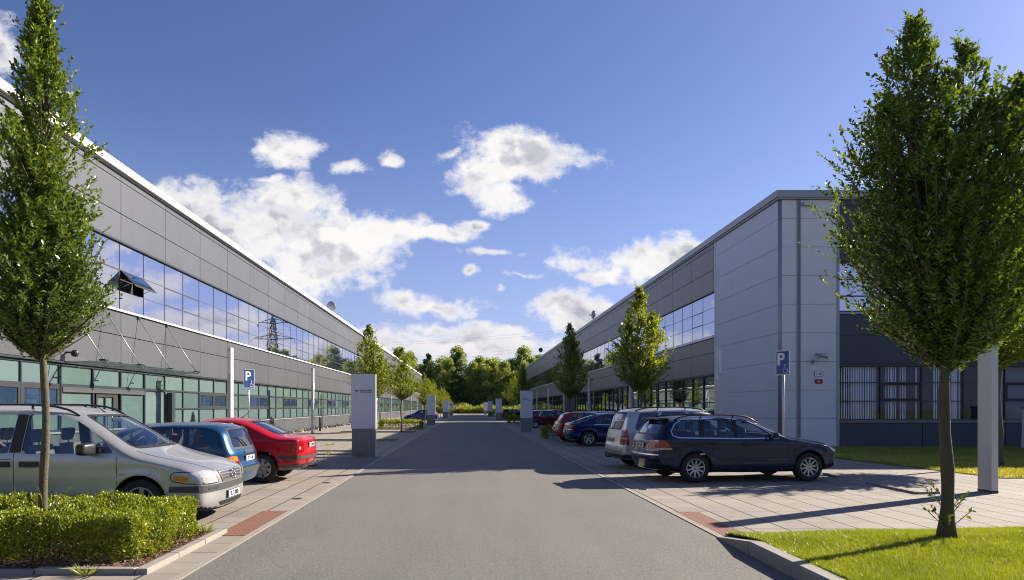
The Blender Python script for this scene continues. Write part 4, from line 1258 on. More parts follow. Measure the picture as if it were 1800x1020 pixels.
# ---- hedges
def hedge(name, x0, x1, y0, y1, h, n, leaf, seed, label, group=None, hollow=None, z0=.03, mat=None, stems=0):
    rs = np.random.default_rng(seed)
    cx, cy = (x0 + x1) / 2, (y0 + y1) / 2
    root = empty(name, (cx, cy, 0)); tag(root, label, 'hedge', group)
    lx, ly = (x1 - x0) / 2, (y1 - y0) / 2
    P_ = []
    cnt = 0
    U = rs.random((n * 2, 3))
    # choose points in a thick shell: top or sides
    kind = rs.random(n * 2)
    a_top = 4 * lx * ly; a_f = 2 * lx * h * .9; a_s = 2 * ly * h * .9
    tot = a_top + 2 * a_f + 2 * a_s
    depth = np.abs(rs.normal(size=n * 2)) * .085
    X = np.empty((n * 2, 3)); Nn = np.zeros((n * 2, 3))
    for i in range(n * 2):
        k = kind[i] * tot; u, v, w = U[i]
        if k < a_top: X[i] = ((2*u-1)*lx, (2*v-1)*ly, h - depth[i]); Nn[i] = (0, 0, 1)
        elif k < a_top + a_f: X[i] = ((2*u-1)*lx, -ly + depth[i], h * (1 - .86 * v ** 1.15)); Nn[i] = (0, -1, .2)
        elif k < a_top + 2*a_f: X[i] = ((2*u-1)*lx, ly - depth[i], h * (1 - v * .95)); Nn[i] = (0, 1, .2)
        elif k < a_top + 2*a_f + a_s: X[i] = (lx - depth[i], (2*u-1)*ly, h * (1 - v * .97)); Nn[i] = (1, 0, .2)
        else: X[i] = (-lx + depth[i], (2*u-1)*ly, h * (1 - v * .97)); Nn[i] = (-1, 0, .2)
    keep = np.ones(n * 2, bool)
    for i in range(n * 2):
        x, y, z = X[i]
        nz = mnoise.noise((x * 1.7 + seed, y * 1.7, z * 1.7)); n2_ = mnoise.noise((x * 6, y * 6 + seed, z * 6))
        X[i] += Nn[i] * (nz * .16 + n2_ * .09)
        if Nn[i, 2] == 1: X[i, 2] -= .11 * h / .53 * max(0, 1 - (lx - abs(x)) / .25, 1 - (ly - abs(y)) / .25) ** 2
        if Nn[i, 2] == 1 and hollow: X[i, 2] -= .10 * math.exp(-((y + .1) / .28) ** 2)
        # rounded vertical corners
        if Nn[i, 2] != 1 and z > h - .14: X[i] -= Nn[i] * .09 * ((z - h + .14) / .14) ** 2
        if abs(x) > lx - .2 and abs(y) > ly - .2:
            ddx, ddy = abs(x) - (lx - .2), abs(y) - (ly - .2); r_ = math.hypot(ddx, ddy)
            if r_ > .2: X[i, 0] -= math.copysign(ddx * (1 - .2 / r_), x); X[i, 1] -= math.copysign(ddy * (1 - .2 / r_), y)
        if n2_ < -.32 and rs.random() < .7: keep[i] = False
        if hollow and math.hypot(x + cx - hollow[0], (y + cy - hollow[1]) * 1.0) < hollow[2] * (1 + .5 * nz) and z > h * .3: keep[i] = False
    X = X[keep]; Nn = Nn[keep]
    idx = np.arange(len(X))[:n]
    X = X[idx]; Nn = Nn[idx]
    Dv = Nn * .6 + np.array([[0, 0, .5]]) + rs.normal(size=X.shape) * .7
    V, Fc = leaves_at(X, Dv, leaf, rs, width=.6, upness=.5)
    obj_from_arrays('foliage', V, Fc, [mat or M['leaf_hedge']], root)
    # sprigs on top
    b = MB()
    pp = []; dd = []
    for i in range(int(lx * ly * 4 * 9)):
        x, y = (rs.random() * 2 - 1) * lx, (rs.random() * 2 - 1) * ly
        if hollow and math.hypot(x + cx - hollow[0], y + cy - hollow[1]) < hollow[2]: continue
        d = Vector((rs.normal() * .35, rs.normal() * .35, 1)).normalized(); l = rs.uniform(.06, .14) if rs.random() < .8 else rs.uniform(.14, .26)
        o = Vector((x, y, h - .04)); tt = np.linspace(.1, 1, 6)
        if l > .1: b.tube([o, o + d * l], .002, M['bark'], 3, cap=False)
        pp.append(np.array(o)[None] + np.array(d)[None] * (tt * l)[:, None]); dd.append(np.tile(np.array(d), (6, 1)) * .6 + rs.normal(size=(6, 3)) * .7)
    if stems:
        for i in range(stems):
            x = (rs.random() * 2 - 1) * lx; y = -ly + rs.random() * ly * 1.6 + .12
            b.tube([(x, y, z0 - .02), (x + rs.normal() * .03, y + rs.normal() * .02, h * .5), (x + rs.normal() * .06, y, h * .85)], [.008, .006, .003], M['bark'], 5, cap=False)
    if b.v: b.build('stem', root)
    if pp:
        V, Fc = leaves_at(np.concatenate(pp), np.concatenate(dd), leaf * .9, rs, width=.55, upness=.3)
        obj_from_arrays('shoot', V, Fc, [mat or M['leaf_hedge']], root)
    return root
hedge('hedge', -9.5, -3.44, 7.0, 8.80, .53, 150000, .031, 5, 'clipped yellow-green hedge round the slender tree, in front of the silver van', hollow=(-4.86, 7.75, .16), stems=190)
hg = 'low clipped hedges between the parking bays'
hl = hedge('hedge', -6.7, -3.55, 50.8, 53.2, .62, 7000, .085, 6, 'low bright green hedge on the left beyond the first pylon', hg)
hr = hedge('hedge', 3.95, 6.4, 35.2, 36.6, .62, 5000, .085, 8, 'small shaded hedge at the tail of the red hatchback on the right', hg)
for (x, y, sx, lab) in ((5.6, 68.5, 1.0, 'low shaded hedge just left of the first right pylon, nearer one'), (5.2, 92.5, .8, 'low shaded hedge beside the second right pylon'), (4.6, 118, .7, 'farthest low hedge on the right side')):
    c = copy_tree(hl); c.location = (x, y, 0); c.scale = (sx, 1, 1.05); c['label'] = lab

# ---- lawns
def blades(name, pts, hmin, hmax, mats, seed, label, cat='lawn', wide=.006):
    rs = np.random.default_rng(seed)
    n = len(pts)
    a = rs.random(n) * 6.283; h = hmin + (hmax - hmin) * rs.random(n) ** 1.5
    w = wide * (.7 + .6 * rs.random(n))
    ca, sa = np.cos(a), np.sin(a)
    b0 = pts + np.stack([-ca * w, -sa * w, np.zeros(n)], 1); b1 = pts + np.stack([ca * w, sa * w, np.zeros(n)], 1)
    ln = rs.normal(size=(n, 2)) * .45
    tip = pts + np.stack([ln[:, 0] * h, ln[:, 1] * h, h], 1)
    V = np.stack([b0, b1, tip], 1).reshape(-1, 3); Fc = np.arange(n * 3).reshape(-1, 3)
    o = obj_from_arrays(name, V, Fc, mats); tag(o, label, cat, kind='stuff')
    return o
rs = np.random.default_rng(77)
n = 330000
x = RR + .16 + rs.random(n) ** 1.4 * 9.0
top = 8.64 + (x - RR) * .105
y = top - (rs.random(n) ** 1.25) * 3.4
cl = np.array([mnoise.noise((a_ * 5, b_ * 5, 0)) for a_, b_ in zip(x[:], y[:])])
kp = (cl > -.35) | (rs.random(n) < .4)
x, y, top, cl = x[kp], y[kp], top[kp], cl[kp]
z = .035 + .10 * np.minimum(1, (top - y) / .9) + np.array([.02 * mnoise.noise((a_ * .9, b_ * .9, 0)) for a_, b_ in zip(x, y)])
blades('lawn_grass', np.stack([x, y, z - .004], 1), .018, .055, [M['grass']], 78, 'bright mown grass of the front right lawn round the big tree', wide=.0035)
n = 150000
x = 11.9 + rs.random(n) ** 1.3 * 14
y = 15.8 + rs.random(n) * 11.9
kp = (y > 21.4 - (x - 11.9) * 12.5) 
x, y = x[kp], y[kp]
blades('lawn_grass', np.stack([x, y, np.full(len(x), .012)], 1), .03, .085, [M['grass_dry']], 79, 'patchy yellowing grass between the slabs and the slate facade', wide=.009)
# green strip near the building
n = 70000
x = 12.9 + rs.random(n) * 14; y = 22.6 + rs.random(n) * 5.2
blades('lawn_grass', np.stack([x, y, np.full(len(x), .012)], 1), .03, .09, [M['grass']], 80, 'green shaded grass strip along the foot of the slate facade', wide=.009)

# weeds along kerbs
def weed(loc, r, h, n, mat, seed, label, cat='weed'):
    rs = np.random.default_rng(seed)
    a = rs.random(n) * 6.283; t = rs.random(n)
    P_ = np.stack([loc[0] + r * .25 * np.cos(a) * t, loc[1] + r * .25 * np.sin(a) * t, np.full(n, loc[2])], 1)
    Dv = np.stack([np.cos(a) * r * .9, np.sin(a) * r * .9, h * (.6 + .6 * rs.random(n))], 1)
    V, Fc = leaves_at(P_, Dv / np.linalg.norm(Dv, axis=1)[:, None], h * 1.1, rs, width=.07, upness=.3, jitter=.25)
    o = obj_from_arrays('weed', V - np.array([loc]), Fc, [mat], loc=loc); tag(o, label, cat)
weed((-3.75, 6.69, .0), .16, .13, 60, M['grass_tall'], 1, 'dry grassy weed at the front corner of the left bed kerb')
weed((-3.38, 8.75, .03), .12, .15, 50, M['grass_tall'], 2, 'grass tuft at the right end of the hedge')
weed((-5.0, 6.8, .03), .3, .18, 70, M['grass_tall'], 3, 'flattened dry grass under the front of the hedge')
weed((-6.0, 6.75, .03), .3, .16, 70, M['grass_tall'], 4, 'dry grass at the lower left picture corner')
weed((-3.7, 22.92, 0), .08, .16, 20, M['grass'], 5, 'weed growing at the foot of the first pylon')
weed((-4.7, 22.9, 0), .1, .2, 20, M['grass_tall'], 6, 'thin weed left of the first pylon on the slab edge')
weed((-4.3, 34.1, 0), .5, .2, 60, M['grass_tall'], 7, 'weeds along the unplanted strip behind the first pylon')
weed((-6.0, 29.6, 0), .5, .2, 60, M['grass_tall'], 8, 'yellowing weeds on the paving left of the first pylon')
weed((5.5 - 1.75, 17.2, 0), .3, .08, 90, M['grass_dry'], 9, 'flat grass patch under the tail of the silver people carrier')
# fallen leaves on the mulch
rs = np.random.default_rng(9)
n = 5200
P_ = np.stack([-3.33 - rs.random(n) ** 1.6 * 4, BY0 + .1 + rs.random(n) * 2.0, np.full(n, .042) + rs.random(n) * .02], 1)
V, Fc = leaves_at(P_, np.concatenate([rs.normal(size=(n, 2)), rs.normal(size=(n, 1)) * .2], 1), .035, rs, width=.6, upness=1.5)
M['litter'] = simple('dry bark chips', (0.22, 0.13, 0.08), 0.9, var=.2, vscale=30)
o = obj_from_arrays('leaf_litter', V, Fc, [M['litter']]); tag(o, 'brown bark chips and dry leaves under the left hedge', 'mulch', kind='stuff')

# ---- the wood at the end of the road
def forest_tree(kind, seed):
    rs = np.random.default_rng(seed)
    root = empty('birch_tree' if kind == 0 else ('pine_tree' if kind == 1 else 'oak_tree'))
    Hh = {0: 17.0, 1: 18.0, 2: 15.0}[kind]
    b = MB(); b.tube([(0, 0, -.2), (.1, 0, Hh * .4), (0, .1, Hh * .92)], [.22, .16, .03], M['bark'] if kind else M['birch'], 7); b.build('trunk', root)
    n = {0: 7500, 1: 7000, 2: 8500}[kind]
    X = []
    Dv = []
    nc = {0: 46, 1: 60, 2: 44}[kind]
    for c in range(nc):
        u = (c + rs.random()) / nc
        if kind == 1: z = Hh * (.22 + .78 * u); Rr = 2.5 * (1 - u) ** .8 + .25; s = .8 * (1 - u * .6)
        elif kind == 0: z = Hh * (.16 + .80 * u); Rr = 2.7 * math.sin(math.pi * min(1, .16 + u * .84)) ** .8; s = 1.0
        else: z = Hh * (.12 + .80 * u); Rr = 3.7 * math.sin(math.pi * min(1, .22 + u * .78)) ** .7; s = 1.35
        a = rs.random() * 6.28; r = Rr * rs.random() ** .5
        ctr = np.array([math.cos(a) * r, math.sin(a) * r, z])
        m_ = n // nc
        q = rs.normal(size=(m_, 3)); q /= np.linalg.norm(q, axis=1)[:, None]; q *= (rs.random(m_) ** .33)[:, None] * s * (.7 + .6 * rs.random())
        q[:, 2] *= .75
        X.append(ctr + q); Dv.append(q / s + np.array([[0, 0, .3 if kind != 1 else -.2]]))
    V, Fc = leaves_at(np.concatenate(X), np.concatenate(Dv), .34 if kind != 1 else .38, rs, width=.75, upness=.4)
    obj_from_arrays('crown', V, Fc, [M['leaf_forest'] if kind != 1 else M['leaf_conifer']], root)
    return root
M['birch'] = simple('birch bark', (0.30, 0.29, 0.26), 0.8, var=.2, vscale=3)
fp = [forest_tree(0, 51), forest_tree(0, 52), forest_tree(2, 53), forest_tree(1, 54), forest_tree(2, 55)]
rf = random.Random(12)
spots = []
def fr(x0, x1, y0, y1, step, hs):
    x = x0
    while x < x1:
        spots.append((x + rf.uniform(-1, 1), rf.uniform(y0, y1), hs * rf.uniform(.88, 1.12))); x += step * rf.uniform(.8, 1.2)
fr(-32, 46, 192, 198, 2.7, .90)
fr(-34, 46, 201, 209, 2.9, 1.06)
fr(-60, -8, 186, 191, 6.0, .84)
fr(46, 125, 200, 215, 5.5, .95)
fr(60, 130, 160, 190, 8.5, .9)
nb_ = len(spots)
for k in range(16): spots.append((-30 + 6.5 * k + rf.uniform(-2, 2), rf.uniform(-85, -70), rf.uniform(.6, .9)))  # unseen trees added behind the camera to darken the facade reflections
names = {0: 'light-leaved birch', 1: 'light-leaved birch', 2: 'broad dense oak', 3: 'dark narrow pine', 4: 'broad dense oak'}
spots.sort(key=lambda s: s[0]); cnts = {}
for i, (x, y, s) in enumerate(spots):
    k = rf.choice([0, 1, 2, 0, 1, 4, 3])
    if i < 5: pass
    t = fp[i] if i < 5 else copy_tree(fp[k])
    kk = i if i < 5 else k
    t.location = (x, y, 0); t.scale = (s * rf.uniform(1.05, 1.3), s * rf.uniform(1.0, 1.2), s); t.rotation_euler = (0, 0, rf.uniform(0, 6.28))
    if y < 0: where = 'behind the viewpoint, added to darken the reflection in the slate facade windows'; key = (names[kk], 'v')
    elif x > 46: where = 'the wood mirrored in the left hall windows'; key = (names[kk], 'm')
    elif y < 201: where = 'from the left in the front row of the wood'; key = (names[kk], 'f')
    else: where = 'from the left in the back row of the wood'; key = (names[kk], 'b')
    cnts[key] = cnts.get(key, 0) + 1
    o_ = cnts[key]; od = str(o_) + ('th' if 10 < o_ % 100 < 14 else {1: 'st', 2: 'nd', 3: 'rd'}.get(o_ % 10, 'th'))
    tag(t, (names[kk] + ', ' + od + ' ' + where) if x <= 46 and y > 0 else (od + ' ' + names[kk] + (' along ' if y > 0 else ' ') + where), 'tree', 'trees of the wood at the end of the road')
# dense undergrowth in front of and under the wood
rs = np.random.default_rng(15)
n = 60000
x = -60 + rs.random(n) * 110; yb = rs.random(n)
y = 186 + yb * 26
z = rs.random(n) ** 1.4 * (3.2 + 2.0 * np.array([mnoise.noise((a_ * .15, 3.1, 0)) for a_ in x])) 
V, Fc = leaves_at(np.stack([x, y, z], 1), rs.normal(size=(n, 3)) + np.array([[0, 0, .6]]), .5, rs, width=.7)
o = obj_from_arrays('undergrowth', V, Fc, [M['leaf_conifer']]); tag(o, 'dark undergrowth filling the foot of the wood', 'undergrowth', kind='stuff')
n = 60000
x = -28 + rs.random(n) * 62; y = 176.5 + rs.random(n) * 9
hgt = 1.4 + 2.6 * np.array([mnoise.noise((a_ * .25, b_ * .25, 0)) + .5 for a_, b_ in zip(x, y)]) * (y - 174) / 8
hgt = np.clip(hgt, .4, 4.2)
P_ = np.stack([x, y, rs.random(n) * hgt * .7], 1)
V, Fc = leaves_at(P_, rs.normal(size=(n, 3)) * .4 + np.array([[0, 0, 1.0]]), .55, rs, width=.28)
o = obj_from_arrays('tall_weeds', V, Fc, [M['grass_tall']]); tag(o, 'pale green tall weeds where the road ends before the wood', 'weeds', kind='stuff')
# ================================================================ CARS
def car_paint(name, col, metal=0.4, rough=0.32, flake=0.5):
    m, nt, b = mk(name)
    t = nt.new('ShaderNodeTexCoord').outputs['Object']
    f = nt.noise(t, 3.0, 4, 0.6)
    s = nt.new('ShaderNodeSeparateXYZ'); nt.l.new(t, s.inputs[0])
    dust = nt.math('MULTIPLY', nt.smooth(s.outputs[2], 0.62, 0.2), nt.math('MULTIPLY', nt.noise(t, 5, 6, 0.7), 0.7 * flake))
    c = nt.mix(dust, tuple(col), (0.16, 0.135, 0.11))
    nt.l.new(c, b.inputs['Base Color'])
    b.inputs['Metallic'].default_value = metal
    nt.l.new(nt.math('ADD', nt.math('MULTIPLY_ADD', f, 0.12, rough - .06), nt.math('MULTIPLY', dust, .5)), b.inputs['Roughness'])
    b.inputs['Coat Weight'].default_value = 0.75 if flake > .3 else 0.5; b.inputs['Specular IOR Level'].default_value = .15
    nt.l.new(nt.math('MULTIPLY_ADD', dust, 0.8, 0.03), b.inputs['Coat Roughness'])
    return m
M['p_silver'] = car_paint('silver paint', (0.42, 0.42, 0.415), 0.55, .36)
M['p_silver2'] = car_paint('silver paint cool', (0.50, 0.51, 0.53), 0.5, .36)
M['p_blue'] = car_paint('mid blue paint', (0.014, 0.062, 0.14), 0.35, .3)
M['p_red'] = car_paint('bright red paint', (0.40, 0.007, 0.013), 0.0, .3)
M['p_navy'] = car_paint('dark navy paint', (0.009, 0.019, 0.048), 0.3, .22, .12)
M['p_navy2'] = car_paint('navy blue paint', (0.010, 0.022, 0.09), 0.3, .22, .15)
M['p_red2'] = car_paint('faded red paint', (0.24, 0.025, 0.025), 0.1, .32)
M['p_darkred'] = car_paint('dark red paint', (0.13, 0.008, 0.018), 0.2, .3)
M['p_black'] = car_paint('black paint', (0.012, 0.012, 0.014), 0.2, .25)
M['p_royal'] = car_paint('royal blue paint', (0.012, 0.03, 0.22), 0.3, .3)
M['tyre'] = simple('tyre rubber', (0.022, 0.021, 0.020), 0.85, var=.1, vscale=8)
M['alloy'] = simple('alloy rim', (0.38, 0.38, 0.39), 0.32, 0.8, var=.05)
M['brake'] = simple('brake dark', (0.05, 0.05, 0.055), 0.5, 0.6)
M['seatm'] = simple('car seat cloth', (0.075, 0.075, 0.07), 0.95, var=.1)
M['seatl'] = simple('light seat cloth', (0.16, 0.16, 0.145), 0.95, var=.1)
M['trim'] = simple('car grey plastic', (0.045, 0.046, 0.05), 0.55, var=.05)
M['under'] = simple('car underside', (0.01, 0.01, 0.01), 0.9)
def lamp_mat(name, col, rough=.08, em=0):
    m, nt, b = mk(name)
    t = nt.new('ShaderNodeTexCoord').outputs['Object']
    w = nt.new('ShaderNodeTexWave'); w.inputs['Scale'].default_value = 22; nt.l.new(t, w.inputs[0]); w.bands_direction = 'Z'
    c = nt.mix(nt.math('MULTIPLY', w.outputs['Fac'], .35), tuple(col), tuple(x * .35 for x in col))
    nt.l.new(c, b.inputs['Base Color']); b.inputs['Roughness'].default_value = rough; b.inputs['Coat Weight'].default_value = 0.6; b.inputs['Coat Roughness'].default_value = .02
    return m
M['lens_red'] = lamp_mat('red lens', (0.34, 0.002, 0.004))
M['lens_orange'] = lamp_mat('orange lens', (0.75, 0.22, 0.03))
M['lens_clear'] = lamp_mat('clear lens', (0.46, 0.47, 0.49))
M['lens_smoke'] = lamp_mat('reversing lens', (0.50, 0.36, 0.33))
M['plate'] = simple('number plate white', (0.75, 0.75, 0.72), 0.4)

def smooth_chain(pts, n, passes):
    """pts: list of (u,z,r). resample n points evenly and relax"""
    a = np.array(pts, float)
    d = np.r_[0, np.cumsum(np.hypot(np.diff(a[:, 0]), np.diff(a[:, 1])))]
    t = np.linspace(0, d[-1], n)
    # denser near both ends
    s = np.linspace(0, 1, n); s = s - 0.11 * np.sin(2 * np.pi * s) / 1.0
    t = s * d[-1]
    o = np.stack([np.interp(t, d, a[:, k]) for k in range(3)], 1)
    for _ in range(passes):
        q = o.copy(); q[1:-1] = .25 * o[:-2] + .5 * o[1:-1] + .25 * o[2:]; o = q
    return o

class Body:
    """car shell: u runs from nose (0) to tail (L), y lateral, z up"""
    def __init__(s, sp):
        s.sp = sp; s.L = sp['L']; s.W = sp['W']
        s.top = smooth_chain(sp['top'], 110, sp.get('smooth', 5))
        s.bot = smooth_chain(sp['bot'], 110, 4)
        # common start and end points
        s.bot[0] = s.top[0]; s.bot[-1] = s.top[-1]
        s.out = np.concatenate([s.top, s.bot[::-1][1:]])      # closed outline
        A = s.out[:-1]; B = s.out[1:]
        s.A = A[:, :2]; s.B = B[:, :2]; s.rA = A[:, 2]; s.rB = B[:, 2]
    def w(s, u, z):
        u = np.atleast_1d(np.asarray(u, float)); z = np.atleast_1d(np.asarray(z, float))
        P = np.stack([u, z], -1)[:, None, :]
        AB = (s.B - s.A)[None]; AP = P - s.A[None]
        t = np.clip((AP * AB).sum(-1) / ((AB ** 2).sum(-1) + 1e-12), 0, 1)
        C = s.A[None] + AB * t[..., None]
        D = np.hypot(*(P - C).transpose(2, 0, 1))
        k = D.argmin(1); i = np.arange(len(u))
        dmin = D[i, k]
        # blend radius with inverse distance for smoothness
        wgt = 1 / (D + .02) ** 4
        rr = s.rA[None] * (1 - t) + s.rB[None] * t
        r = (wgt * rr).sum(1) / wgt.sum(1)
        q = np.clip(dmin / r, 0, 1)
        p = s.sp.get('pow', 2.4)
        rnd = (1 - (1 - q) ** p) ** (1 / p)
        sp = s.sp
        belt = np.interp(u, [0, s.L], sp['belt'])
        x = np.abs(u - s.L * .5) / (s.L * .5)
        plan = 1 - sp.get('taper', .07) * x ** 3
        hw = s.W / 2 * plan
        up = np.maximum(0, z - belt)
        hw = hw - sp.get('tumble', .34) * (np.sqrt(up * up + .03 ** 2) - .03)
        lo = np.clip((.48 - z) / .3, 0, 1)
        hw = hw - .05 * lo ** 2
        sh = np.exp(-((z - (belt - .06)) / .05) ** 2) * .008
        sh2 = -np.exp(-((z - .55) / .07) ** 2) * .008
        # flared arches
        for wx in sp['wheels']:
            dd = np.hypot(u - wx, z - sp['wr'])
            sh = sh + .016 * np.exp(-((dd - sp['wr'] - .07) / .045) ** 2)
        return np.maximum(0, (hw + sh + sh2) * rnd)
    def grid(s):
        """sample (u,z) rows for each column"""
        rows_b = (1 - np.cos(np.linspace(0, np.pi / 2, 6))) 
        out = []
        nb, ns, ntp = 6, 16, 11
        for k in range(len(s.top)):
            T = s.top[k]; Bt = s.bot[k]
            ln = math.hypot(T[0] - Bt[0], T[1] - Bt[1])
            rt = min(T[2], ln * .42); rb = min(Bt[2], ln * .42)
            d = []
            for j in range(nb): d.append(rb * (1 - math.cos(math.pi / 2 * j / nb)))
            for j in range(ns): d.append(rb + (ln - rt - rb) * j / ns)
            for j in range(ntp, -1, -1): d.append(ln - rt * (1 - math.cos(math.pi / 2 * j / ntp)))
            d = np.array(d); f = d / max(ln, 1e-9)
            out.append(np.stack([Bt[0] + (T[0] - Bt[0]) * f, Bt[1] + (T[1] - Bt[1]) * f], 1))
        return np.array(out)
    def mesh(s, shrink=0.0):
        G = s.grid(); n, m, _ = G.shape
        w = s.w(G[..., 0].ravel(), G[..., 1].ravel()).reshape(n, m)
        w[:, 0] = 0; w[:, -1] = 0; w[0] = 0; w[-1] = 0
        vs = []; fs = []
        for sgn in (1, -1):
            for i in range(n):
                for j in range(m): vs.append((s.L / 2 - G[i, j, 0], sgn * w[i, j], G[i, j, 1]))
        N = n * m
        for i in range(n - 1):
            for j in range(m - 1):
                a = i * m + j
                fs.append((a, a + 1, a + m + 1, a + m))
                fs.append((N + a, N + a + m, N + a + m + 1, N + a + 1))
        bm = bmesh.new()
        bv = [bm.verts.new(v) for v in vs]
        for f in fs: bm.faces.new([bv[i] for i in f])
        bmesh.ops.remove_doubles(bm, verts=bm.verts, dist=0.0006)
        bmesh.ops.dissolve_degenerate(bm, edges=bm.edges, dist=0.0004)
        bmesh.ops.recalc_face_normals(bm, faces=bm.faces)
        return bm
    # surface lookups
    def solve_u(s, y, z, front):
        y = np.abs(np.asarray(y, float)); z = np.asarray(z, float)
        mid = s.sp['umid']
        n = 160
        if front: us = np.linspace(0.0, mid, n)
        else: us = np.linspace(s.L, mid, n)
        U = np.repeat(us[:, None], len(y), 1)
        inside = s.inside(U.ravel(), np.tile(z, n)).reshape(n, -1)
        Wd = s.w(U.ravel(), np.tile(z, n)).reshape(n, -1)
        ok = (Wd >= y[None]) & inside
        k = ok.argmax(0)
        lo = us[np.maximum(k - 1, 0)]; hi = us[k]
        for _ in range(14):
            c = (lo + hi) / 2
            o = (s.w(c, z) >= y) & s.inside(c, z)
            hi = np.where(o, c, hi); lo = np.where(o, lo, c)
        return hi
    def inside(s, u, z):
        zt = np.full(len(u), 0.0)
        # even-odd test against outline
        c = np.zeros(len(u), bool)
        A, B = s.A, s.B
        for k in range(len(A)):
            (x1, y1), (x2, y2) = A[k], B[k]
            if abs(y2 - y1) < 1e-9: continue
            cond = ((y1 > z) != (y2 > z)) & (u < (x2 - x1) * (z - y1) / (y2 - y1) + x1)
            c ^= cond
        return c
    def to(s, u, y, z): return (s.L / 2 - u, y, z)

def poly_fill(poly, step):
    """2D polygon -> bmesh plane (x=a, y=b) cut into a grid"""
    bm = bmesh.new()
    vs = [bm.verts.new((a, b, 0)) for a, b in poly]
    bm.faces.new(vs)
    xs = [p[0] for p in poly]; ys = [p[1] for p in poly]
    for ax, lo, hi in ((0, min(xs), max(xs)), (1, min(ys), max(ys))):
        n = max(1, int((hi - lo) / step))
        for k in range(1, n):
            c = lo + (hi - lo) * k / n
            co = (c, 0, 0) if ax == 0 else (0, c, 0); no = (1, 0, 0) if ax == 0 else (0, 1, 0)
            bmesh.ops.bisect_plane(bm, geom=bm.verts[:] + bm.edges[:] + bm.faces[:], plane_co=co, plane_no=no)
    bm.verts.index_update()
    V = np.array([v.co[:2] for v in bm.verts]); Fc = [[v.index for v in f.verts] for f in bm.faces]
    bm.free()
    return V, Fc

def rounded(poly, r=.03, n=3):
    """round the corners of a polygon"""
    out = []
    N = len(poly)
    for i in range(N):
        p = Vector(poly[i]); a = Vector(poly[i - 1]); b = Vector(poly[(i + 1) % N])
        da, db = (a - p), (b - p)
        rr = min(r, da.length * .45, db.length * .45)
        p1 = p + da.normalized() * rr; p2 = p + db.normalized() * rr
        for k in range(n + 1):
            t = k / n
            q = p1 * (1 - t) ** 2 + p * 2 * t * (1 - t) + p2 * t * t
            out.append((q.x, q.y))
    return out

def patch(mb, B, poly, side, off, m, step=.06, smooth=True, thick=0.0):
    """lay a patch on the shell. side: 'L','R' (side view u,z), 'F','B' (y,z), 'T' (u,y)"""
    V, Fc = poly_fill(poly, step)
    if side in 'LR':
        sg = 1 if side == 'L' else -1
        y = B.w(V[:, 0], V[:, 1])
        co = [B.to(u, sg * (yy), z) for (u, z), yy in zip(V, y)]
        ref = Vector((0, sg, 0))
    elif side in 'FB':
        u = B.solve_u(V[:, 0], V[:, 1], side == 'F')
        co = [B.to(uu, y, z) for (y, z), uu in zip(V, u)]
        ref = Vector((1 if side == 'F' else -1, 0, 0))
    elif side == 'T':
        z = B.solve_z(V[:, 0], V[:, 1]); co = [B.to(u, y, zz) for (u, y), zz in zip(V, z)]; ref = Vector((0, 0, 1))
    bm = bmesh.new()
    bv = [bm.verts.new(c) for c in co]
    for f in Fc:
        try: bm.faces.new([bv[i] for i in f])
        except ValueError: pass
    bm.normal_update()
    tot = Vector((0, 0, 0))
    for f in bm.faces: tot += f.normal * f.calc_area()
    if tot.dot(ref) < 0: bmesh.ops.reverse_faces(bm, faces=bm.faces); bm.normal_update()
    for v in bm.verts: v.co += v.normal * off
    if thick:
        r = bmesh.ops.solidify(bm, geom=bm.faces[:], thickness=thick)
    bm.verts.index_update()
    mb.add([v.co[:] for v in bm.verts], [[v.index for v in f.verts] for f in bm.faces], m, smooth)
    bm.free()

def strip(mb, B, pts, side, width, off, m):
    """thin ribbon following a polyline on the side/front surface"""
    a = []
    for p, q in zip(pts[:-1], pts[1:]):
        L = math.hypot(q[0] - p[0], q[1] - p[1]); n = max(1, int(L / .05))
        for k in range(n): a.append((p[0] + (q[0] - p[0]) * k / n, p[1] + (q[1] - p[1]) * k / n))
    a.append(pts[-1]); a = np.array(a)
    t = np.gradient(a, axis=0); t /= np.linalg.norm(t, axis=1)[:, None] + 1e-9
    nn = np.stack([-t[:, 1], t[:, 0]], 1) * width / 2
    P = np.concatenate([a - nn, a + nn]); n = len(a)
    if side in 'LR':
        sg = 1 if side == 'L' else -1
        y = B.w(P[:, 0], P[:, 1]) + off; co = [B.to(u, sg * yy, z) for (u, z), yy in zip(P, y)]
    elif side == 'T':
        z = B.solve_z(P[:, 0], P[:, 1]) + off; co = [B.to(u, y, zz) for (u, y), zz in zip(P, z)]
    else:
        u = B.solve_u(P[:, 0], P[:, 1], side == 'F') + (-off if side == 'F' else off)
        co = [B.to(uu, y, z) for (y, z), uu in zip(P, u)]
    mb.add(co, [(i, i + 1, n + i + 1, n + i) for i in range(n - 1)], m, True)

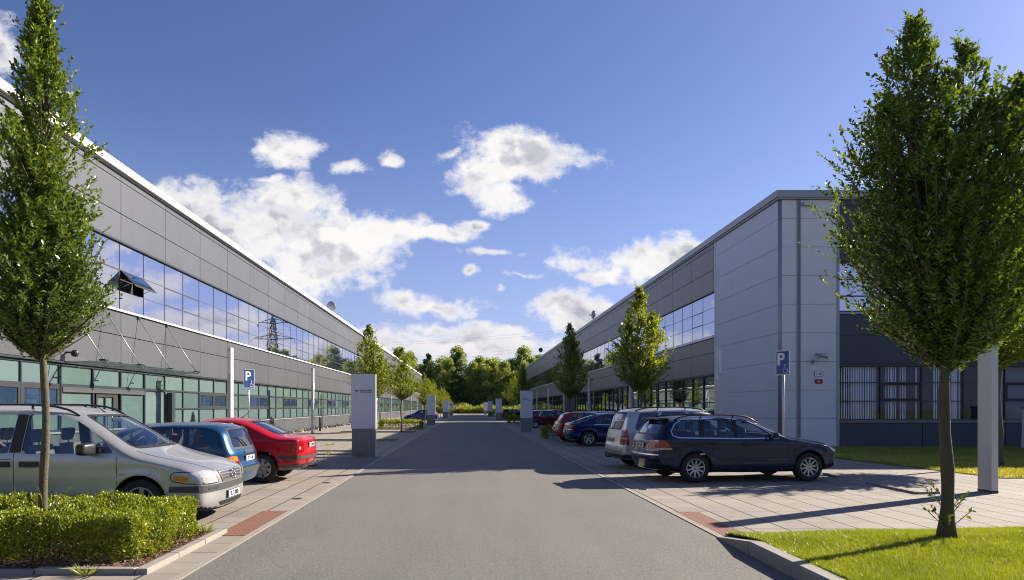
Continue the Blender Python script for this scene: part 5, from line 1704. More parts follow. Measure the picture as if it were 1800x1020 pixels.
def wheel(parent, x, y, r, side, spokes, style, width=.2):
    b = MB()
    rr = r * .655
    h = width / 2
    b.lathe([(rr, -h * .92), (rr + .012, -h), (r * .93, -h), (r * .985, -h * .8), (r, -h * .5), (r, h * .5), (r * .985, h * .8), (r * .93, h), (rr + .012, h), (rr, h * .92), (rr - .02, h * .5), (rr - .02, -h * .5)], M['tyre'], 40, 'y', closed=True)
    o = b.build('wheel', parent); o.location = (x, y, r)
    b = MB()
    s = side
    b.lathe([(rr + .002, s * h * .93), (rr - .012, s * h * .98), (rr - .022, s * h * .90), (rr - .03, s * h * .2), (rr - .03, -s * h * .8)], M['alloy'], 40, 'y')
    b.lathe([(0, s * h * .1), (rr - .03, s * h * .1)], M['brake'], 30, 'y')
    b.lathe([(0, s * h * .86), (.028, s * h * .86), (.034, s * h * .78), (.06, s * h * .72), (.06, s * h * .15)], M['alloy'], 20, 'y')
    for k in range(spokes):
        a = 2 * math.pi * k / spokes + .2
        for (da, wi) in (((0, 1.0),) if style != 'twin' else ((-.13, .6), (.13, .6))):
            ca, sa = math.cos(a + da), math.sin(a + da)
            w0, w1 = {'five': (.036, .028), 'ten': (.02, .015), 'twin': (.028, .02), 'cover': (.034, .044)}[style]
            w0 *= wi * r / .31; w1 *= wi * r / .31
            r0, r1 = .045, rr - .012
            vs = []
            for (q, w_, d) in ((r0, w0, s * h * .76), (r1, w1, s * h * .90)):
                cx, cz = ca * q, sa * q
                tx, tz = -sa * w_, ca * w_
                vs += [(cx - tx, d, cz - tz), (cx + tx, d, cz + tz), (cx + tx * 1.1, d - s * .035, cz + tz * 1.1), (cx - tx * 1.1, d - s * .035, cz - tz * 1.1)]
            b.add(vs, [(0, 1, 2, 3), (7, 6, 5, 4), (0, 4, 5, 1), (1, 5, 6, 2), (2, 6, 7, 3), (3, 7, 4, 0)], M['alloy'])
    b.build('rim', o, auto=40)
    return o

def bool_apply(obj, cutters):
    for c in cutters:
        md = obj.modifiers.new('cut', 'BOOLEAN'); md.operation = 'DIFFERENCE'; md.object = c; md.solver = 'EXACT'
        md.material_mode = 'TRANSFER'
    dg = bpy.context.evaluated_depsgraph_get(); dg.update()
    me = bpy.data.meshes.new_from_object(obj.evaluated_get(dg))
    obj.modifiers.clear()
    old = obj.data; obj.data = me; bpy.data.meshes.remove(old)
    for c in cutters:
        m_ = c.data; bpy.data.objects.remove(c); bpy.data.meshes.remove(m_)

def tmpobj(mb):
    me = mb.mesh('tmp'); bm = bmesh.new(); bm.from_mesh(me); bmesh.ops.remove_doubles(bm, verts=bm.verts, dist=1e-5); bmesh.ops.recalc_face_normals(bm, faces=bm.faces); bm.to_mesh(me); bm.free()
    o = bpy.data.objects.new('tmp', me); COL.objects.link(o); return o

def make_car(sp, name, label, loc, rz, paint, cat='car', group=None, detail=2):
    B = Body(sp); L = B.L
    root = empty(name, (loc[0], loc[1], 0), rz); tag(root, label, cat, group)
    bm = B.mesh()
    me = bpy.data.meshes.new('body'); bm.to_mesh(me); bm.free()
    for m in (paint, M['dark_seal'], M['under']): me.materials.append(m)
    body = bpy.data.objects.new('body', me); COL.objects.link(body); body.parent = root
    for p in me.polygons:
        p.use_smooth = True
        if p.center.z < sp.get('zunder', .24) and p.normal.z < -.6: p.material_index = 2
    saved_loc = root.location.copy(), root.rotation_euler.copy()
    root.location = (0, 0, 0); root.rotation_euler = (0, 0, 0)
    cut = []
    # cabin hollow
    cab = sp['cabin']   # side polygon (u,z) of the hollow
    Vc, Fc = poly_fill(cab, .14)
    # hollow as a loft between the two inner side walls
    n = len(Vc)
    yy = np.maximum(.1, np.minimum(B.w(Vc[:, 0], Vc[:, 1]) - .055, B.W / 2 - .07))
    mb = MB()
    vs = [B.to(u, y, z) for (u, z), y in zip(Vc, yy)] + [B.to(u, -y, z) for (u, z), y in zip(Vc, yy)]
    fs = [tuple(f) for f in Fc] + [tuple(i + n for i in reversed(f)) for f in Fc]
    ec = {}
    for f in Fc:
        for a, b_ in zip(f, f[1:] + f[:1]): ec[(a, b_)] = 1
    for (a, b_) in list(ec):
        if (b_, a) not in ec: fs.append((b_, a, a + n, b_ + n))
    mb.add(vs, fs, M['seatm']); cut.append(tmpobj(mb))
    # side window openings
    for poly in sp['side_windows']:
        mb = MB(); mb.prism([(L / 2 - u, z) for u, z in rounded(poly, .05)], -1.3, 1.3, M['dark_seal'], 'xz'); cut.append(tmpobj(mb))
    for key, x0, x1 in (('windscreen', L / 2 - sp['umid'], L / 2 + .2), ('rear_window', -L / 2 - .2, L / 2 - sp['umid'])):
        yb, yt, zb, zt = sp[key]
        q = rounded([(-yb, zb), (yb, zb), (yt, zt), (-yt, zt)], .08)
        mb = MB(); mb.prism(q, x0, x1, M['dark_seal'], 'yz'); cut.append(tmpobj(mb))
    wr = sp['wr']
    for wx in sp['wheels']:
        for s in (1, -1):
            mb = MB(); y0, y1 = (B.W / 2 - .33, 1.3)
            mb.lathe([(0, y0), (wr + .055, y0), (wr + .055, y1), (0, y1)], M['under'], 40, 'y', (L / 2 - wx, 0, wr + .012), smooth=False)
            if s < 0:
                mb.v = [(x, -y, z) for x, y, z in mb.v]
            cut.append(tmpobj(mb))
    bool_apply(body, cut)
    body.data.set_sharp_from_angle(angle=R(32))
    body.data.name = 'body'
    # ---- glass
    side_g = M['glass_car']
    for s in 'LR':
        for i, poly in enumerate(sp['side_windows']):
            b = MB()
            dark = i in sp.get('dark_windows', ())
            patch(b, B, rounded(poly, .05), s, -.008, M['glass_car_dark'] if dark else M['glass_car'], .12)
            b.build('side_window', root)
    for key, sd, nm in (('windscreen', 'F', 'windscreen'), ('rear_window', 'B', 'rear_window')):
        yb, yt, zb, zt = sp[key]
        b = MB(); patch(b, B, rounded([(-yb, zb), (yb, zb), (yt, zt), (-yt, zt)], .08), sd, -.006, M['glass_car'] if sd == 'F' else M['glass_car_dark'], .09)
        g_ = b.build(nm, root)
        b = MB()
        e = .018
        q = rounded([(-yb, zb), (yb, zb), (yt, zt), (-yt, zt)], .08)
        strip(b, B, q + [q[0]], sd, .03, .0015, M['dark_seal'])
        b.build('rubber_seal', g_)
        if sd == 'B' and sp.get('rear_wiper', 0):
            b = MB()
            P = [(-.05, zb + .02), (.12, zb + .16), (.30, (zb + zt) / 2 + .03)]
            u = B.solve_u([p[0] for p in P], [p[1] for p in P], False)
            b.tube([B.to(uu + .02, p[0], p[1]) for uu, p in zip(u, P)], [.014, .011, .008], M['dark_seal'], 6); b.build('wiper', g_)
        if sd == 'F':
            b = MB()
            for s0 in (-.25, .28):
                P = [(s0, zb + .01), (s0 + .25, zb + .035), (s0 + .48 if s0 < 0 else s0 + .3, zb + .045)]
                P = [(max(-yb + .05, min(yb - .05, p[0])), p[1]) for p in P]
                u = B.solve_u([p[0] for p in P], [p[1] for p in P], True)
                b.tube([B.to(uu - .015, p[0], p[1]) for uu, p in zip(u, P)], .008, M['dark_seal'], 5)
            b.build('wiper', g_)
    if sp.get('hood'):
        for s in (1, -1):
            b = MB(); strip(b, B, [(a_, s * y_) for a_, y_ in sp['hood']], 'T', .010, .0025, M['dark_seal']); b.build('bonnet_seam', root)
    # ---- wheels
    for wx in sp['wheels']:
        for s in (1, -1):
            wheel(root, L / 2 - wx, s * (B.W / 2 - .115), wr, s, sp.get('spokes', 5), sp.get('wstyle', 'five'))
    # ---- seams, trims
    for s in 'LR':
        for i, pl in enumerate(sp['doors']):
            b = MB(); strip(b, B, pl, s, .009, .0015, M['dark_seal']); b.build('door_seam', root)
        hs = sp.get('hsize', (.09, .018))
        for (u, z) in sp['handles']:
            b = MB(); sg = 1 if s == 'L' else -1
            y = float(B.w(u, z)[0])
            b.bbox(L/2 - u - hs[0], L/2 - u + hs[0], sg * (y + .004) - .012, sg * (y + .004) + .022 * sg + (.0 if sg > 0 else -.0), z - hs[1], z + hs[1], M['black_plastic'] if sp.get('black_handles') else paint, .008)
            b.build('door_handle', root)
        if sp.get('pillar'):
            b = MB()
            for pl in sp['pillar']: patch(b, B, pl, s, .0015, M['dark_seal'], .1)
            b.build('pillar_trim', root)
        if sp.get('rub'):
            u0, u1, z, h_, mt = sp['rub']
            b = MB(); strip(b, B, [(u0, z), (u1, z)], s, h_, .008, M[mt]); b.build('rub_strip', root)
        if sp.get('chrome_line'):
            b = MB(); q = sp['chrome_line']; strip(b, B, q, s, .026, .006, M['chrome']); b.build('chrome_trim', root)
        # arch lips
        b = MB()
        for wx in sp['wheels']:
            pts = []
            for k in range(21):
                a = math.pi * (-.08 + 1.16 * k / 20)
                pts.append((wx + (wr + .058) * math.cos(a), wr + .012 + (wr + .058) * math.sin(a)))
            pts = [p for p in pts if p[1] > .25]
            strip(b, B, pts, s, .022, .006, M[sp.get('arch_m', '')] if sp.get('arch_m') else paint)
        b.build('arch_lip', root)
        # sill
        b = MB(); strip(b, B, [(sp['wheels'][0] + wr + .1, sp['zsill']), (sp['wheels'][1] - wr - .1, sp['zsill'])], s, .09, .004, M[sp.get('sill_m', 'trim')]); b.build('sill_trim', root)
        # mirror
        sg = 1 if s == 'L' else -1
        mu, mz = sp['mirror']; y = float(B.w(mu, mz)[0])
        b = MB()
        bm2 = bmesh.new(); bmesh.ops.create_cube(bm2, size=2)
        bmesh.ops.bevel(bm2, geom=bm2.edges[:], offset=.62, segments=5, affect='EDGES', profile=.55)
        k_ = sp.get('mscale', 1.1)
        for v in bm2.verts:
            x_, y_, z_ = v.co
            tp = 1 - .16 * (y_ * sg + 1) * .5
            v.co = (L/2 - mu + .02 + x_ * .05 * k_ - .02 * y_ * sg, sg * (y + .03 + .095 * k_) + y_ * .095 * k_, mz + .045 + z_ * .066 * k_ * tp)
        bm2.verts.index_update()
        mm = M['black_plastic'] if sp.get('black_mirror') else paint
        b.add([v.co[:] for v in bm2.verts], [[v.index for v in f.verts] for f in bm2.faces], mm, True); bm2.free()
        b.tube([(L/2 - mu, sg * (y - .03), mz - .01), (L/2 - mu + .01, sg * (y + .05), mz + .02)], [.035, .028], M['black_plastic'], 8)
        mo = b.build('wing_mirror', root)
        patchb = MB(); patchb.bbox(L/2 - mu - .031, L/2 - mu - .028, sg * (y + .06), sg * (y + .235), mz - .01, mz + .10, M['chrome'], .001); patchb.build('mirror_glass', mo)
    # ---- lamps
    for (poly, sd, mt, off) in sp['headlights']:
        for s in (1, -1):
            b = MB()
            q = [(s * a, c) for a, c in poly] if sd == 'F' else poly
            patch(b, B, rounded(q, .03), sd if sd == 'F' else ('L' if s > 0 else 'R'), off, M[mt], .03)
            if mt == 'lens_clear' and detail > 1:
                qq = rounded(q, .03); strip(b, B, qq + [qq[0]], sd if sd == 'F' else ('L' if s > 0 else 'R'), .012, off + .002, M['dark_seal'])
            b.build('headlight', root)
    for (poly, sd, mt, off) in sp['taillights']:
        for s in (1, -1):
            b = MB()
            q = [(s * a, c) for a, c in poly] if sd == 'B' else poly
            patch(b, B, rounded(q, .03), sd if sd == 'B' else ('L' if s > 0 else 'R'), off, M[mt], .03)
            b.build('tail_light', root)
    for (nm, poly, sd, mt, off) in sp.get('patches', []):
        b = MB()
        if sd == 'S':
            for s in 'LR': patch(b, B, poly, s, off, M[mt] if mt in M else paint, .05)
        else: patch(b, B, poly, sd, off, M[mt] if mt in M else paint, .05)
        b.build(nm, root)
    # grille bars
    if sp.get('grille'):
        yb, zb, zt, nbar, mt = sp['grille']
        b = MB(); patch(b, B, rounded([(-yb * .82, zb), (yb * .82, zb), (yb, zt), (-yb, zt)], .03), 'F', .003, M['dark_seal'], .05)
        gr = b.build('grille', root)
        b = MB()
        for k in range(nbar):
            z = zb + (zt - zb) * (k + .5) / nbar
            yy2 = yb * (.84 + .16 * (k + .5) / nbar)
            strip(b, B, [(-yy2, z), (yy2, z)], 'F', .014, .012, M[mt] if mt in M else paint)
        b.build('grille_bar', gr)
        q = rounded([(-yb * .82, zb), (yb * .82, zb), (yb, zt), (-yb, zt)], .03)
        b = MB(); strip(b, B, q + [q[0]], 'F', .022, .010, M[mt] if mt in M else paint); b.build('grille_frame', gr)
        if sp.get('badge') == 'ring':
            u = float(B.solve_u([0.0], [(zb + zt) / 2], True)[0])
            b = MB(); x_ = L/2 - u + .03; zc = (zb + zt) / 2
            b.tube([(x_, .075 * math.cos(t), zc + .075 * math.sin(t)) for t in np.linspace(0, 2 * math.pi, 25)], .009, M['chrome'], 6)
            b.tube([(x_, -.12, zc - .012), (x_, .02, zc - .012), (x_, -.02, zc + .012), (x_, .12, zc + .012)], .008, M['chrome'], 6)
            b.build('badge', gr)
    # plates
    for (sd, z, txt) in sp['plates']:
        y_, h2 = .26, .055
        u = B.solve_u([-y_, 0, y_], [z, z, z], sd == 'F'); uu = float(u.min() if sd == 'F' else u.max())
        x0 = L/2 - uu
        sg = 1 if sd == 'F' else -1
        b = MB(); b.bbox(x0 - .004 if sg > 0 else x0 - .016, x0 + .016 if sg > 0 else x0 + .004, -y_, y_, z - h2, z + h2, M['dark_seal'], .003)
        b.box(x0 + sg * .0165, x0 + sg * .019, -y_ + .008, y_ - .008, z - h2 + .007, z + h2 - .007, M['plate'])
        b.box(x0 + sg * .0195, x0 + sg * .0205, (-y_ + .008) if sg > 0 else (y_ - .05), (-y_ + .05) if sg > 0 else (y_ - .008), z - h2 + .007, z + h2 - .007, M['sign_blue'])
        po = b.build('number_plate', root)
        if detail > 1 and txt:
            text_mesh(txt, .095, M['ink'], (x0 + sg * .022, .02 * sg, z - .033), R(90) if sg > 0 else R(-90), po, 'plate_text', bold=.002, sx=.95, ext=.0008)
    # roof rails
    if sp.get('rails'):
        u0, u1, mt = sp['rails']
        for s in (1, -1):
            b = MB()
            us = np.linspace(u0, u1, 14)
            zt = np.array([B.top_z(u) for u in us])
            yy = []
            pts = []
            for k, (u, z_) in enumerate(zip(us, zt)):
                e = min(1, min(k, 13 - k) / 1.6)
                y = float(B.w(u, z_ - .07)[0]) - .035
                pts.append(B.to(u, s * y, z_ - .045 + .055 * e))
            b.tube(pts, .016, M[mt], 8)
            for k in (4, 9): b.tube([(pts[k][0], pts[k][1], pts[k][2]), (pts[k][0], pts[k][1], pts[k][2] - .06)], .018, M[mt], 6)
            b.build('roof_rail', root)
    if sp.get('antenna'):
        u = sp['antenna']; z_ = B.top_z(u)
        b = MB(); b.tube([B.to(u, 0, z_ - .01), B.to(u + .05, 0, z_ + .03), B.to(u + .22, 0, z_ + .16)], [.018, .007, .004], M['black_plastic'], 6); b.build('antenna', root)
    if sp.get('towbar'):
        b = MB(); x_ = -L / 2
        b.tube([(x_ + .25, 0, .30), (x_ - .04, 0, .30), (x_ - .09, 0, .34), (x_ - .09, 0, .40)], .018, M['dark_seal'], 8)
        b.lathe([(0, -.025), (.025, 0), (0, .025)], M['dark_seal'], 10, 'z', (x_ - .09, 0, .42)); b.build('tow_bar', root)
    if sp.get('spoiler'):
        u, z_ = sp['spoiler']
        b = MB()
        zt = B.top_z(u - .1)
        b.prism([(L/2 - u + .16, z_ - .02), (L/2 - u + .12, z_ + .025), (L/2 - u - .07, z_ + .005), (L/2 - u - .07, z_ - .018)], -.54, .54, paint, 'xz')
        b.build('spoiler', root)
    # ---- interior
    if detail > 0:
        sm = M[sp.get('seat_m', 'seatm')]
        fl = .30
        us = sp['seats']
        for i, u in enumerate(us):
            for s in ((1, -1) if i == 0 or sp.get('rows_single') else (0,)):
                b = MB()
                w_ = .25 if s else .60
                yc = s * .37
                x = L/2 - u
                b.bbox(x - .22, x + .28, yc - w_, yc + w_, fl + .08, fl + .28, sm, .05)
                sl = .10
                vs = [(x - .16, yc - w_ * .92, fl + .22), (x - .30, yc - w_ * .92, fl + .22), (x - .30, yc + w_ * .92, fl + .22), (x - .16, yc + w_ * .92, fl + .22),
                      (x - .29, yc - w_ * .85, fl + .80), (x - .38, yc - w_ * .85, fl + .80), (x - .38, yc + w_ * .85, fl + .80), (x - .29, yc + w_ * .85, fl + .80)]
                b.add(vs, [(0,3,2,1),(4,5,6,7),(0,1,5,4),(1,2,6,5),(2,3,7,6),(3,0,4,7)], sm)
                for yh in ((yc,) if s else (-.37, .37)):
                    b.bbox(x - .41, x - .32, yh - .13, yh + .13, fl + .84, fl + 1.03, sm, .03)
                    b.tube([(x - .36, yh, fl + .75), (x - .365, yh, fl + .9)], .012, M['galv'], 6)
                b.build('seat', root, auto=35)
        b = MB()
        du, dz_ = sp['dash']
        x = L/2 - du
        b.bbox(x - .22, x + .25, -B.W/2 + .14, B.W/2 - .14, dz_ - .30, dz_ - .015, M['trim'], .05); b.build('dashboard', root)
        b = MB()
        cx_, cy_, cz_ = x - .33, .37, dz_ - .02
        pts = [(cx_ + .10 * math.sin(t) * .9, cy_ + .18 * math.cos(t), cz_ + .165 * math.sin(t)) for t in np.linspace(0, 2 * math.pi, 22)]
        b.tube(pts, .014, M['dark_seal'], 6); b.tube([(cx_, cy_ - .17, cz_), (cx_ + .02, cy_, cz_ - .01), (cx_, cy_ + .17, cz_)], .018, M['dark_seal'], 6); b.tube([(cx_ + .02, cy_, cz_ - .01), (x - .1, cy_, cz_ - .08)], .03, M['dark_seal'], 6)
        b.build('steering_wheel', root)
        b = MB(); wsz = sp['windscreen'][3]; uu = float(B.solve_u([0.0], [wsz - .06], True)[0])
        b.bbox(L/2 - uu - .07, L/2 - uu - .045, -.12, .12, wsz - .10, wsz - .035, M['dark_seal'], .01); b.build('rear_view_mirror', root)
    root.location, root.rotation_euler = saved_loc
    return root

def _top_z(s, u):
    t = s.top
    # highest outline point at u
    z = 0
    for k in range(len(t) - 1):
        a, b = sorted((t[k][0], t[k+1][0]))
        if a <= u <= b and b - a > 1e-9:
            f = (u - t[k][0]) / (t[k+1][0] - t[k][0]); z = max(z, t[k][1] + (t[k+1][1] - t[k][1]) * f)
    return z
Body.top_z = _top_z
def _solve_z(s, u, y):
    u = np.asarray(u, float); y = np.abs(np.asarray(y, float))
    hi = np.array([s.top_z(a) for a in u]); lo = hi - .35
    for _ in range(18):
        c = (lo + hi) / 2; o = s.w(u, c) >= y
        lo = np.where(o, c, lo); hi = np.where(o, hi, c)
    return lo
Body.solve_z = _solve_z

# ---------------- shapes ----------------
# silver people carrier (front towards the road)
VAN = dict(L=4.68, W=1.84, smooth=4, pow=2.5, umid=2.4, taper=.06, tumble=.30, belt=(.93, .98), wheels=(.98, 3.84), wr=.325, zsill=.27, zunder=.25,
    top=[(0.0, .47, .28), (.008, .62, .25), (.05, .745, .17), (.32, .855, .12), (.90, 1.0, .13), (1.06, 1.06, .16), (1.75, 1.50, .17), (2.05, 1.625, .14), (2.6, 1.68, .12), (3.6, 1.675, .12), (4.25, 1.62, .14), (4.42, 1.50, .16), (4.56, 1.05, .16), (4.64, .85, .22), (4.68, .60, .28), (4.68, .5, .3)],
    bot=[(0, .47, .28), (.0, .32, .24), (.03, .19, .17), (.14, .14, .10), (.6, .18, .08), (2.3, .19, .08), (4.1, .20, .1), (4.60, .27, .18), (4.68, .5, .3)],
    cabin=[(1.32, .42), (1.32, .98), (1.42, 1.20), (1.90, 1.50), (2.2, 1.585), (3.6, 1.60), (4.2, 1.54), (4.38, 1.30), (4.46, 1.0), (4.40, .42)],
    side_windows=[[(1.34, 1.01), (1.44, 1.12), (1.75, 1.36), (1.95, 1.475), (2.2, 1.535), (2.60, 1.55), (2.62, 1.0)], [(2.80, 1.01), (2.76, 1.545), (3.52, 1.55), (3.58, 1.01)], [(3.72, 1.02), (3.68, 1.55), (4.15, 1.53), (4.34, 1.04)]],
    windscreen=(.70, .56, 1.075, 1.53), rear_window=(.66, .56, 1.08, 1.50),
    doors=[[(1.30, .96), (1.29, .60), (1.36, .30)], [(2.70, 1.56), (2.72, .9), (2.72, .28)], [(3.64, 1.56), (3.66, .8), (3.55, .5)], [(1.36, .28), (3.4, .28)], [(2.75, .93), (4.2, .93)]],
    pillar=[[(2.63, 1.02), (2.79, 1.02), (2.755, 1.55), (2.61, 1.545)], [(3.59, 1.02), (3.71, 1.03), (3.67, 1.55), (3.53, 1.555)]],
    handles=[(2.50, .86), (2.90, .86)], black_handles=True, black_mirror=True, mirror=(1.66, 1.03), spokes=5, wstyle='five',
    headlights=[([(.50, .575), (.70, .57), (.83, .58), (.83, .735), (.70, .755), (.60, .74)], 'F', 'lens_clear', .008),
                ([(.13, .58), (.36, .585), (.54, .62), (.56, .70), (.50, .745), (.17, .745)], 'S', 'lens_clear', .008), ([(.31, .605), (.50, .63), (.52, .69), (.32, .685)], 'S', 'lens_orange', .014)],
    taillights=[([(.66, .75), (.84, .75), (.82, 1.1), (.68, 1.1)], 'B', 'lens_red', .006)],
    patches=[('bumper_strip', [(-.86, .455), (.86, .455), (.86, .55), (-.86, .55)], 'F', 'trim', .010), ('bumper_strip', [(.10, .455), (.58, .465), (.58, .545), (.10, .55)], 'S', 'trim', .010),
             ('air_intake', rounded([(-.42, .225), (.42, .225), (.50, .29), (-.50, .29)], .03), 'F', 'dark_seal', .006),
             ('air_intake', rounded([(.50, .485), (.74, .485), (.74, .52), (.50, .52)], .01), 'F', 'dark_seal', .013), ('air_intake', rounded([(-.50, .485), (-.74, .485), (-.74, .52), (-.50, .52)], .01), 'F', 'dark_seal', .013),
             ('side_repeater', [(1.20, .70), (1.26, .70), (1.26, .735), (1.20, .735)], 'S', 'lens_orange', .008)],
    grille=(.46, .575, .735, 4, 'alloy'), badge='ring', plates=[('F', .365, '2U7 0805')], mscale=1.4, hsize=(.13, .04), rub=(1.40, 4.1, .40, .055, 'alloy'), rails=(1.95, 4.1, 'black_plastic'), antenna=1.92, seats=[2.35, 3.3], dash=(1.30, 1.04), seat_m='seatl', hood=[(.09, .50), (.30, .60), (.70, .68), (1.10, .74)])
# dark estate (nose away from the road)
EST = dict(L=4.62, W=1.80, smooth=4, pow=2.3, umid=2.3, taper=.085, tumble=.42, belt=(.86, .96), wheels=(.88, 3.60), wr=.322, zsill=.24, zunder=.22,
    top=[(0.0, .54, .32), (.015, .68, .29), (.08, .79, .2), (.45, .90, .13), (1.15, 1.005, .12), (1.32, 1.035, .14), (2.0, 1.36, .16), (2.30, 1.445, .12), (2.9, 1.475, .11), (3.7, 1.455, .11), (4.12, 1.41, .12), (4.22, 1.36, .12), (4.42, 1.06, .14), (4.52, .92, .18), (4.58, .70, .24), (4.62, .60, .28), (4.62, .5, .3)],
    bot=[(0, .50, .38), (.03, .34, .3), (.14, .22, .18), (.6, .185, .1), (2.3, .18, .08), (4.0, .20, .1), (4.50, .27, .2), (4.62, .5, .3)],
    cabin=[(1.42, .40), (1.40, .92), (1.75, 1.14), (2.1, 1.32), (2.4, 1.38), (3.7, 1.385), (4.12, 1.32), (4.30, 1.02), (4.36, .85), (4.2, .40)],
    side_windows=[[(1.72, 1.0), (2.08, 1.215), (2.32, 1.33), (2.58, 1.365), (2.60, .97)], [(2.68, .97), (2.66, 1.37), (3.34, 1.375), (3.42, .985)], [(3.50, .99), (3.42, 1.372), (3.86, 1.345), (4.00, 1.27), (4.11, 1.12), (4.08, 1.03), (3.98, .995)]],
    windscreen=(.66, .55, 1.045, 1.37), rear_window=(.60, .52, 1.05, 1.36),
    doors=[[(1.40, .93), (1.40, .6), (1.46, .26)], [(2.64, 1.38), (2.64, .9), (2.62, .26)], [(3.46, 1.38), (3.50, .9), (3.30, .62), (3.26, .5)], [(1.46, .26), (3.2, .26)]],
    pillar=[[(2.605, .98), (2.675, .98), (2.655, 1.37), (2.585, 1.367)], [(3.425, .99), (3.495, .995), (3.415, 1.37), (3.345, 1.373)]],
    handles=[(2.42, .82), (3.22, .85)], mirror=(1.80, .99), spokes=10, wstyle='ten', arch_m='', chrome_line=None,
    headlights=[([(.42, .62), (.68, .62), (.80, .68), (.76, .78), (.48, .72)], 'F', 'lens_clear', .007), ([(.10, .63), (.26, .66), (.46, .80), (.38, .815), (.18, .775)], 'S', 'lens_clear', .007)],
    taillights=[([(.40, .73), (.80, .73), (.80, .93), (.52, .91), (.40, .84)], 'B', 'lens_red', .006), ([(4.17, .77), (4.50, .77), (4.50, .93), (4.30, .93)], 'S', 'lens_red', .006), ([(4.13, .725), (4.50, .725), (4.50, .768), (4.16, .768)], 'S', 'lens_smoke', .007), ([(.40, .695), (.80, .695), (.80, .728), (.40, .728)], 'B', 'lens_smoke', .007)],
    patches=[('bumper_step', [(-.8, .60), (.8, .60), (.8, .625), (-.8, .625)], 'B', 'chrome', .006), ('bumper_strip', [(4.2, .40), (4.57, .42), (4.57, .45), (4.2, .43)], 'S', 'dark_seal', .004)],
    plates=[('B', .80, '4S7 2516')], rails=(1.98, 4.0, 'black_plastic'), seats=[2.35, 3.15], dash=(1.52, .98), spoiler=(4.24, 1.395), rear_wiper=0)
EST['chrome_line'] = [(1.62, .955), (2.06, 1.235), (2.31, 1.352), (2.62, 1.39), (3.4, 1.398), (3.87, 1.368), (4.03, 1.285), (4.145, 1.13), (4.12, 1.02), (4.0, .975), (3.4, .965), (2.6, .952), (1.62, .955)]
# silver MPV
MPV = dict(L=4.39, W=1.79, smooth=4, pow=2.4, umid=2.3, taper=.07, tumble=.28, belt=(.92, .98), wheels=(.86, 3.54), wr=.315, zsill=.26, zunder=.24,
    top=[(0.0, .52, .36), (.03, .64, .32), (.14, .74, .22), (.50, .88, .13), (.95, 1.02, .13), (1.05, 1.06, .15), (1.7, 1.50, .16), (2.0, 1.60, .13), (2.6, 1.645, .12), (3.5, 1.63, .12), (3.98, 1.585, .13), (4.10, 1.52, .14), (4.24, 1.10, .15), (4.30, .92, .18), (4.34, .72, .22), (4.39, .62, .26), (4.39, .5, .3)],
    bot=[(0, .52, .36), (.03, .36, .3), (.12, .24, .18), (.5, .2, .1), (2.3, .19, .08), (3.9, .21, .1), (4.32, .28, .18), (4.39, .5, .3)],
    cabin=[(1.25, .42), (1.25, .98), (1.40, 1.18), (1.85, 1.48), (2.1, 1.55), (3.5, 1.56), (3.96, 1.50), (4.08, 1.2), (4.14, .95), (4.0, .42)],
    side_windows=[[(1.62, 1.02), (2.02, 1.34), (2.26, 1.49), (2.45, 1.52), (2.46, 1.0)], [(2.55, 1.0), (2.53, 1.525), (3.18, 1.525), (3.22, 1.01)], [(3.32, 1.01), (3.27, 1.52), (3.76, 1.50), (3.92, 1.10), (3.86, 1.02)]], dark_windows=(1, 2),
    windscreen=(.68, .56, 1.08, 1.51), rear_window=(.62, .55, 1.06, 1.50),
    doors=[[(1.28, .96), (1.28, .6), (1.34, .28)], [(2.5, 1.54), (2.5, .9), (2.5, .28)], [(3.25, 1.54), (3.28, .9), (3.14, .6)], [(1.34, .28), (3.1, .28)]],
    handles=[(2.30, .86), (3.05, .88)], mirror=(1.68, 1.03), spokes=5, wstyle='twin',
    headlights=[([(.42, .62), (.72, .62), (.80, .70), (.76, .78), (.50, .74)], 'F', 'lens_clear', .007)],
    taillights=[([(.66, .86), (.80, .86), (.81, 1.06), (.68, 1.06)], 'B', 'lens_red', .006), ([(.66, .80), (.80, .80), (.80, .855), (.66, .855)], 'B', 'lens_smoke', .006), ([(.66, .66), (.80, .66), (.80, .795), (.66, .795)], 'B', 'lens_red', .006),
                ([(4.08, .66), (4.27, .66), (4.22, 1.05), (4.12, 1.05)], 'S', 'lens_red', .006), ([(4.10, .80), (4.27, .80), (4.26, .85), (4.11, .85)], 'S', 'lens_smoke', .009)],
    patches=[('bumper_lip', [(-.80, .30), (.80, .30), (.80, .40), (-.80, .40)], 'B', 'trim', .006), ('bumper_lip', [(3.95, .30), (4.30, .30), (4.33, .40), (3.98, .40)], 'S', 'trim', .006), ('tailgate_seam', [(-.66, .60), (.66, .60), (.66, .608), (-.66, .608)], 'B', 'dark_seal', .003)],
    plates=[('B', .76, '3U4 7710')], rails=(1.9, 3.85, 'black_plastic'), seats=[2.2, 3.0], dash=(1.30, 1.03), towbar=True, rear_wiper=0, antenna=1.85)
